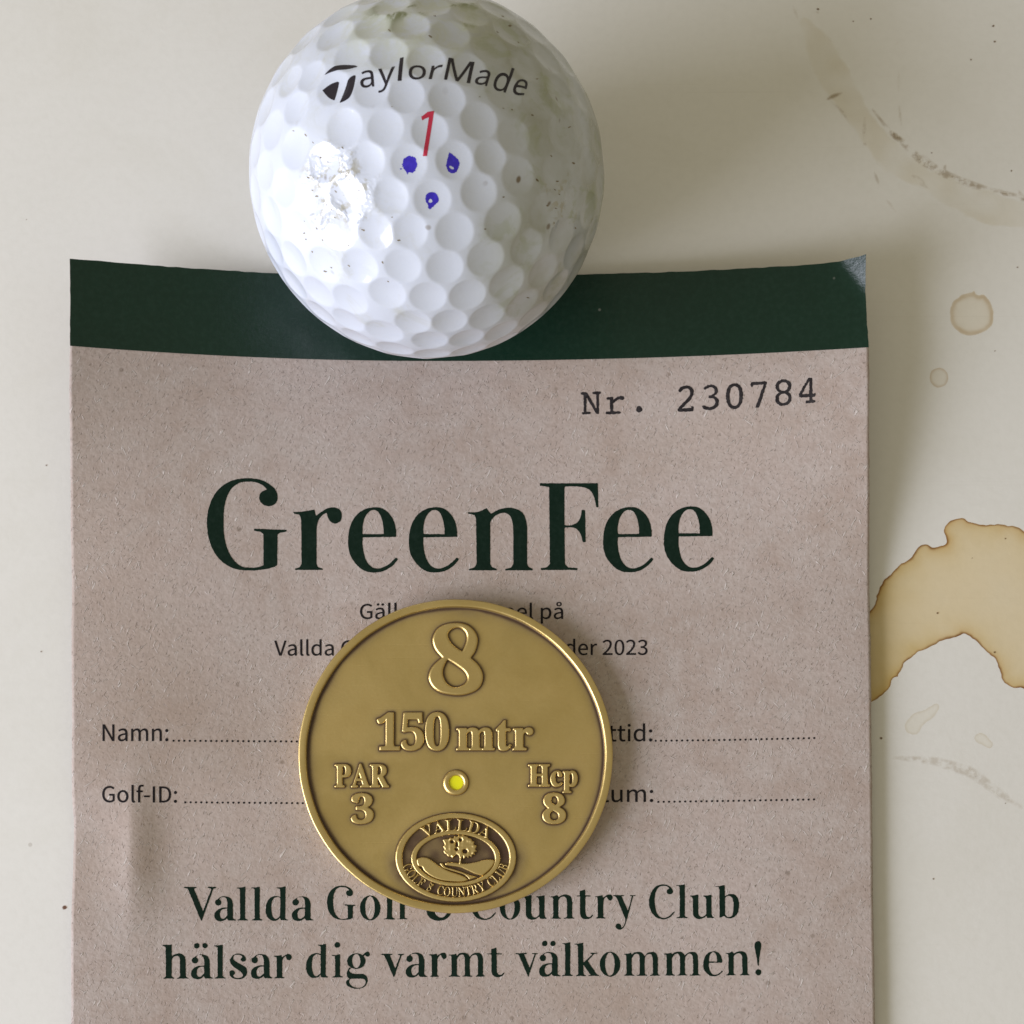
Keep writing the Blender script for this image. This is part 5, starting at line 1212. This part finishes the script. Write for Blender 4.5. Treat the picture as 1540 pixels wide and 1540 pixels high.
DIM = [(487, 24), (562, 38), (616, 38), (504, 51), (458, 60), (444, 84), (584, 80), (529, 84), (467, 116), (609, 144), (518, 193), (436, 122), (553, 240), (614, 246), (445, 160),
       (677, 51), (706, 20), (737, 73), (641, 92), (672, 150), (721, 183), (579, 193), (647, 198), (684, 240), (739, 236), (772, 205), (779, 264), (589, 296), (649, 301), (615, 348), (567, 349), (682, 350),
       (756, 335), (721, 288), (605, 400), (669, 402), (731, 389), (793, 371), (644, 447), (702, 445), (762, 425), (582, 440), (675, 484), (731, 478), (622, 486), (542, 402), (520, 292), (487, 247),
       (505, 345), (525, 452), (647, 512), (702, 509), (820, 320), (838, 260), (810, 150), (775, 120), (500, 130), (560, 135)]


def dimples():
    fx = on_ball(np.array([d[0] for d in DIM], float), np.array([d[1] for d in DIM], float))
    # merge picks that are too close to one another
    keep = []
    for v in fx:
        if all(np.degrees(np.arccos(np.clip(v @ w, -1, 1))) > 9.2 for w in keep):
            keep.append(v)
    fx = np.array(keep)
    N = 286
    rng = np.random.default_rng(4)
    i = np.arange(N)
    ph = np.arccos(1 - 2 * (i + .5) / N)
    th = math.pi * (1 + 5 ** .5) * i
    pts = np.stack([np.cos(th) * np.sin(ph), np.sin(th) * np.sin(ph), np.cos(ph)], 1)
    # drop the free points nearest to the fixed ones
    free = pts
    for w in fx:
        k = np.argmax(free @ w)
        free = np.delete(free, k, 0)
    nf = len(fx)
    A = np.concatenate([fx, free])
    home = fx.copy()
    for it in range(500):
        d = A[:, None] - A[None]
        r2 = (d ** 2).sum(-1) + np.eye(len(A))
        f = (d / r2[..., None] ** 4)
        f[np.arange(len(A)), np.arange(len(A))] = 0
        f = f.sum(1)
        nrm = np.linalg.norm(f, axis=1, keepdims=True)
        step = 0.02 * (1 - it / 500) + 0.0008
        mv = f / (nrm + 1e-9) * step * np.minimum(nrm / np.median(nrm), 1.5)
        A = A + mv
        A[:nf] = 0.80 * A[:nf] + 0.20 * home
        A /= np.linalg.norm(A, axis=1, keepdims=True)
    ang = np.arccos(np.clip(A @ A.T, -1, 1)) + np.eye(len(A)) * 9
    near = np.sort(ang, 1)[:, :5].mean(1)
    rad = np.clip(near * 0.468, math.radians(4.6), math.radians(6.7))
    rad = np.minimum(rad, np.sort(ang, 1)[:, 0] * 0.53)
    return A, rad


DC, DR = dimples()


def ball_r(dirs):
    """surface radius for unit directions"""
    out = np.full(len(dirs), RB)
    for s in range(0, len(dirs), 20000):
        dd = dirs[s:s + 20000]
        cs = np.clip(dd @ DC.T, -1, 1)
        k = np.argmax(cs - np.cos(DR)[None], 1)
        a = np.arccos(cs[np.arange(len(dd)), k])
        t = a / DR[k]
        e = np.clip(1 - t * t, 0, 1)
        # bowl with a softly rounded lip
        dep = 0.335 * (DR[k] / math.radians(6.0)) * (e - 0.10 * (1 - np.exp(-e * 8)) * 0)
        lip = np.clip((t - 0.86) / 0.28, 0, 1)
        dep = dep * (1 - sst(0.88, 1.03, t) * 0.30)
        out[s:s + 20000] = RB - dep
    return out


M_PRINT = mat_ink('ball_black_print', (0.012, 0.009, 0.016), 0.3, 0.3, 0.5)
M_RED = mat_ink('ball_red_print', (0.42, 0.018, 0.050), 0.3, 0.2, 0.5)
M_PEN = mat_ink('blue_marker_ink', (0.026, 0.012, 0.37), 0.4, 0.5, 0.5)


def mat_ball():
    t = NT('dirty_white_ball_cover')
    co = t.coord()                       # metres, relative to the ball's foot
    shift = t.n('ShaderNodeVectorMath', operation='SUBTRACT')
    t.l(co, shift.inputs[0])
    shift.inputs[1].default_value = (0, 0, RB * MM)
    v = shift.outputs[0]

    def toward(px, py, a0, a1):
        d = on_ball(np.array([px], float), np.array([py], float))[0]
        dot = t.n('ShaderNodeVectorMath', operation='DOT_PRODUCT')
        t.l(v, dot.inputs[0])
        dot.inputs[1].default_value = tuple(float(c) / (RB * MM) for c in d)
        return t.remap(dot.outputs['Value'], math.cos(math.radians(a1)), math.cos(math.radians(a0)))
    n1 = t.noise(co, 260, 5, 0.65, 0.4)
    n2 = t.noise(co, 900, 4, 0.6)
    n3 = t.noise(co, 90, 4, 0.6)
    att = t.n('ShaderNodeAttribute', attribute_name='bowl').outputs['Fac']
    c = t.mix(0.0, (0.545, 0.580, 0.655), (0.6, 0.6, 0.6))
    # right side: grass stain plus painted-in shade; top: grass stain
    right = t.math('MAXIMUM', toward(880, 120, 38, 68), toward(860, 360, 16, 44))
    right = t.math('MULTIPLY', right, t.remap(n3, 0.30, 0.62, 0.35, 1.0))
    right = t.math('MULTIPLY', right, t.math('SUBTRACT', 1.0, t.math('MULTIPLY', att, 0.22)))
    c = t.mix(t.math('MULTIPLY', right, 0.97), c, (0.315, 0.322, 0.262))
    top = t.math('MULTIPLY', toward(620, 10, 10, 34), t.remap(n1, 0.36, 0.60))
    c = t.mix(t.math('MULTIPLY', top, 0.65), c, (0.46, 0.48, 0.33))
    moss = t.math('MULTIPLY', toward(640, 0, 6, 22), t.remap(n1, 0.53, 0.62))
    moss = t.math('MULTIPLY', moss, t.math('SUBTRACT', 1.0, att))
    c = t.mix(moss, c, (0.12, 0.14, 0.035))
    gr = t.math('MULTIPLY', t.math('MAXIMUM', right, toward(868, 290, 10, 22)), t.remap(n1, 0.52, 0.66))
    c = t.mix(t.math('MULTIPLY', gr, 0.6), c, (0.26, 0.29, 0.13))
    # thin patchy grime over the whole cover
    gm = t.remap(t.noise(co, 150, 5, 0.7, 0.7), 0.50, 0.72)
    gm = t.math('MULTIPLY', gm, t.math('ADD', 0.25, t.math('MAXIMUM', toward(540, 420, 12, 34), toward(500, 60, 10, 36))))
    c = t.mix(t.math('MULTIPLY', gm, 0.42), c, (0.42, 0.42, 0.33))
    # little dark cuts and specks
    vo = t.n('ShaderNodeTexVoronoi', i_Scale=520.0)
    t.l(t.mapping(co, scale=(1, 0.8, 1.5), rot=(0.3, 0.2, 0.6)), vo.inputs['Vector'])
    pick = t.n('ShaderNodeSeparateColor')
    t.l(vo.outputs['Color'], pick.inputs[0])
    sp = t.math('MULTIPLY', t.remap(vo.outputs['Distance'], 0.10, 0.24, 1, 0), t.remap(pick.outputs[0], 0.90, 0.92))
    area_ = t.math('MAXIMUM', t.math('MAXIMUM', toward(500, 310, 10, 27), toward(840, 230, 15, 32)), t.math('MULTIPLY', toward(600, 400, 8, 24), 0.6))
    area_ = t.math('ADD', area_, 0.10)
    sp = t.math('MULTIPLY', sp, area_)
    c = t.mix(t.math('MULTIPLY', sp, 1.0), c, (0.16, 0.12, 0.075))
    scuff = t.math('MAXIMUM', toward(505, 285, 6, 17), t.math('MULTIPLY', toward(845, 305, 3, 13), 0.9))
    sdirt = t.math('MULTIPLY', scuff, t.remap(n2, 0.52, 0.62))
    c = t.mix(t.math('MULTIPLY', sdirt, 0.75), c, (0.33, 0.30, 0.20))
    isl = t.remap(t.noise(co, 300, 3, 0.6, 0.3), 0.46, 0.60)
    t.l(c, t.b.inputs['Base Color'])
    t.l(t.math('SUBTRACT', t.remap(right, 0, 1, 0.42, 0.52), t.math('MULTIPLY', t.math('MULTIPLY', scuff, isl), 0.16)), t.b.inputs['Roughness'])
    t.b.inputs['Coat Weight'].default_value = 0.65
    t.l(t.remap(right, 0, 1, 0.07, 0.28), t.b.inputs['Coat Roughness'])
    t.b.inputs['Subsurface Weight'].default_value = 0.12
    t.b.inputs['Subsurface Scale'].default_value = 0.0012
    t.b.inputs['Subsurface Radius'].default_value = (1, 0.9, 0.75)
    rough_n = t.math('MULTIPLY', t.math('MULTIPLY', t.noise(co, 800, 3, 0.6), scuff), isl)
    b1 = t.n('ShaderNodeBump', i_Strength=1.0, i_Distance=0.00018)
    t.l(rough_n, b1.inputs['Height'])
    b2 = t.n('ShaderNodeBump', i_Strength=0.25, i_Distance=0.00005)
    t.l(n2, b2.inputs['Height'])
    t.l(b1.outputs[0], b2.inputs['Normal'])
    t.l(b2.outputs[0], t.b.inputs['Normal'])
    t.l(b1.outputs[0], t.b.inputs['Coat Normal'])
    return t.m


ball = root('golf_ball', ball_origin)
tag(ball, 'scuffed white golf ball with red 1 and three blue pen dots, at the card top', 'golf ball')


def build_ball():
    bm = bmesh.new()
    bmesh.ops.create_icosphere(bm, subdivisions=8, radius=1.0)
    me = bpy.data.meshes.new('shell')
    bm.to_mesh(me)
    bm.free()
    n = len(me.vertices)
    co = np.empty(n * 3, np.float64)
    me.vertices.foreach_get('co', co)
    d = co.reshape(-1, 3)
    d = d / np.linalg.norm(d, axis=1, keepdims=True)
    r = ball_r(d)
    p = (d * r[:, None] + np.array([0, 0, BZ])) * MM
    me.vertices.foreach_set('co', p.ravel())
    at = me.attributes.new('bowl', 'FLOAT', 'POINT')
    at.data.foreach_set('value', np.clip((RB - r) / 0.22, 0, 1).astype(np.float32))
    me.polygons.foreach_set('use_smooth', [True] * len(me.polygons))
    me.update()
    me.materials.append(mat_ball())
    o = bpy.data.objects.new('shell', me)
    col.objects.link(o)
    o.parent = ball


build_ball()


def print_on_ball(name, shapes, mat, cell=0.7, grow=0.0, off=0.012, edge=0.0, label=None):
    md = MeshData()
    for s in shapes:
        s.grow = grow
        if edge:
            s.field = (lambda bf: (lambda X, Y: bf(X, Y) + edge * (vnoise(X * .6, Y * .6, 3) - 0.5)))(s.field)
        v, sd, fc = march(s.field, s.bbox(), cell)
        d = on_ball(v[:, 0], v[:, 1])
        p = BC + d * (ball_r(d) + off)[:, None]
        md.add(p, [f[::-1] for f in fc])
    return to_obj(name, np.concatenate(md.v), md.f, mat, ball, ball_origin, smooth=True, label=label)


def px_shape(so, ho, ox, oy, k):
    g = lambda s: (lambda a: np.stack([ox + a[:, 0] / k, oy + a[:, 1] / k], 1))(outl(s))
    return Shape([g(s) for s in so], [g(s) for s in ho])


logo = [px_shape(["!705,620 760,565 830,532 900,527 950,533 !975,548 900,565 820,578 760,595"], [], 360, 0, 5.5),
        px_shape(["!680,742 740,690 !800,665 !815,672 !780,825 730,800"], [], 360, 0, 5.5),
        px_shape(["!955,622 !962,632 950,700 935,755 910,805 870,835 !830,850 !895,665 925,635"], [], 360, 0, 5.5)]
bl = [(330, 322), (375, 313), (500, 296), (595, 276), (715, 268), (815, 267), (900, 270), (1060, 290), (1150, 306), (1280, 338), (1405, 371), (1450, 384)]
for ch, x0, x1, hh in (('a', 327, 422, 104), ('y', 450, 572, 104), ('l', 583, 634, 158), ('o', 655, 775, 104), ('r', 797, 880, 104), ('M', 897, 1088, 150), ('a', 1106, 1196, 104), ('d', 1230, 1335, 158), ('e', 1364, 1452, 104)):
    T = GLY['H']
    a = np.concatenate([np.array(c, float).reshape(-1, 2) for c in T[ch][1]]) / 1000.0
    am, aM = a[:, 0].min(), a[:, 0].max()
    top = a[:, 1].max()
    xm = (x0 + x1) / 2
    bx = [p[0] for p in bl]
    by = [p[1] for p in bl]
    ym = float(np.interp(xm, bx, by))
    sl = (float(np.interp(xm + 60, bx, by)) - float(np.interp(xm - 60, bx, by))) / 120
    slant = 0.20 if ch in 'ylr' else 0.10
    # the italic slant widens the box: keep the stem width
    wfit = (x1 - x0) - (slant * hh * 0.8 if ch in 'lM' else slant * hh * 0.4)
    kx = wfit / (aM - am)
    ky = hh / top

    def tf(X, Y, xm=xm, ym=ym, sl=sl, am=am, aM=aM, kx=kx, ky=ky, slant=slant, hh=hh):
        u = (X - (am + aM) / 2) * kx + slant * (Y * ky - hh / 2)
        w = Y * ky
        return 470 + (xm + u + w * sl * 0.9) / 4.529, 60 + (ym + u * sl - w) / 4.529
    logo.append(font_shape(T, ch, tf))
print_on_ball('brand_lettering', logo, M_PRINT, 0.6, 0.15)
print_on_ball('number_print', [px_shape(["!20,965 !75,925 !125,918 !66,1290 !33,1290 !84,965 !48,978 !28,992"], [], 630, 0, 5.5)], M_RED, 0.6, 0.2)
print_on_ball('pen_dot', [px_shape(["1345,1345 1372,1300 1415,1292 1455,1310 1465,1365 1442,1425 1400,1425 !1385,1455 1378,1425 1360,1395", "E 1338,1398,8,7"], [], 360, 0, 5.5)], M_PEN, 0.5, 0.1, edge=2.6)
print_on_ball('pen_dot', [px_shape(["!252,1255 300,1290 335,1330 335,1370 310,1420 280,1435 240,1410 228,1360 240,1310"], ["!250,1372 262,1368 290,1385 !296,1398 270,1400"], 630, 0, 5.5)], M_PEN, 0.5, 0.1, edge=1.6)
print_on_ball('pen_dot', [px_shape(["60,130 95,108 130,112 158,140 160,185 130,215 !95,248 !70,235 75,212 55,180"], ["E 96,180,17,15"], 630, 270, 5.5)], M_PEN, 0.5, 0.1, edge=1.4)


def ball_specks():
    """little grass cuts and dirt crumbs pressed into the cover"""
    sp = []
    rng = np.random.default_rng(8)
    C_ = [(1265, 310, 6), (1320, 505, 9), (1185, 685, 9), (1230, 850, 8), (1020, 420, 13), (905, 545, 8), (640, 405, 8), (520, 450, 9), (690, 500, 6), (780, 315, 7), (590, 90, 9), (630, 140, 11), (980, 90, 9),
          (750, 740, 7), (700, 770, 10), (900, 720, 8), (975, 160, 6), (600, 600, 8), (540, 500, 7), (790, 100, 8), (760, 250, 6), (720, 210, 6), (530, 350, 7)]
    for x, y, r in C_:
        sp.append((360 + x / 5.5, 270 + y / 5.5, r / 5.5))
    for x, y, r in ((850, 1220, 9), (545, 1115, 11), (440, 1080, 6), (1240, 250, 9), (660, 1300, 8), (720, 1340, 6), (570, 1470, 10), (610, 1180, 6), (1260, 880, 5)):
        sp.append((360 + x / 5.5, y / 5.5, r / 5.5))
    for x, y, r in ((700, 115, 8), (650, 260, 9), (760, 205, 11), (830, 340, 8), (980, 1490, 12), (1280, 1350, 10), (1160, 1500, 10), (1250, 1050, 6), (940, 950, 11), (700, 895, 7), (770, 905, 7), (980, 650, 8), (1100, 1290, 9), (500, 800, 6), (95, 300, 12), (130, 130, 8)):
        sp.append((630 + x / 5.5, y / 5.5, r / 5.5))
    for x, y, r in ((700, 145, 8), (1295, 400, 8), (1080, 220, 8), (1140, 240, 7), (550, 410, 8), (1130, 85, 8), (1165, 125, 7), (915, 990, 9), (1120, 360, 6)):
        sp.append((630 + x / 5.5, 270 + y / 5.5, r / 5.5))
    shp = []
    for x, y, r in sp:
        n = 12
        t = np.linspace(0, 2 * math.pi, n, endpoint=False)
        rr = r * (0.75 + 0.5 * rng.random(n))
        a = rng.uniform(-0.3, 1.2)
        ex, ey = rr * np.cos(t) * 1.35, rr * np.sin(t) * 0.6
        shp.append(Shape([np.stack([x + ex * math.cos(a) - ey * math.sin(a), y + ex * math.sin(a) + ey * math.cos(a)], 1)]))
    m = mat_ink('pressed_in_dirt', (0.16, 0.125, 0.07), 0.6, 0.7, 0.3)
    o = print_on_ball('dirt_speck', shp, m, 0.4, 0.0, 0.008, edge=1.0)
    o['kind'] = 'stuff'


ball_specks()
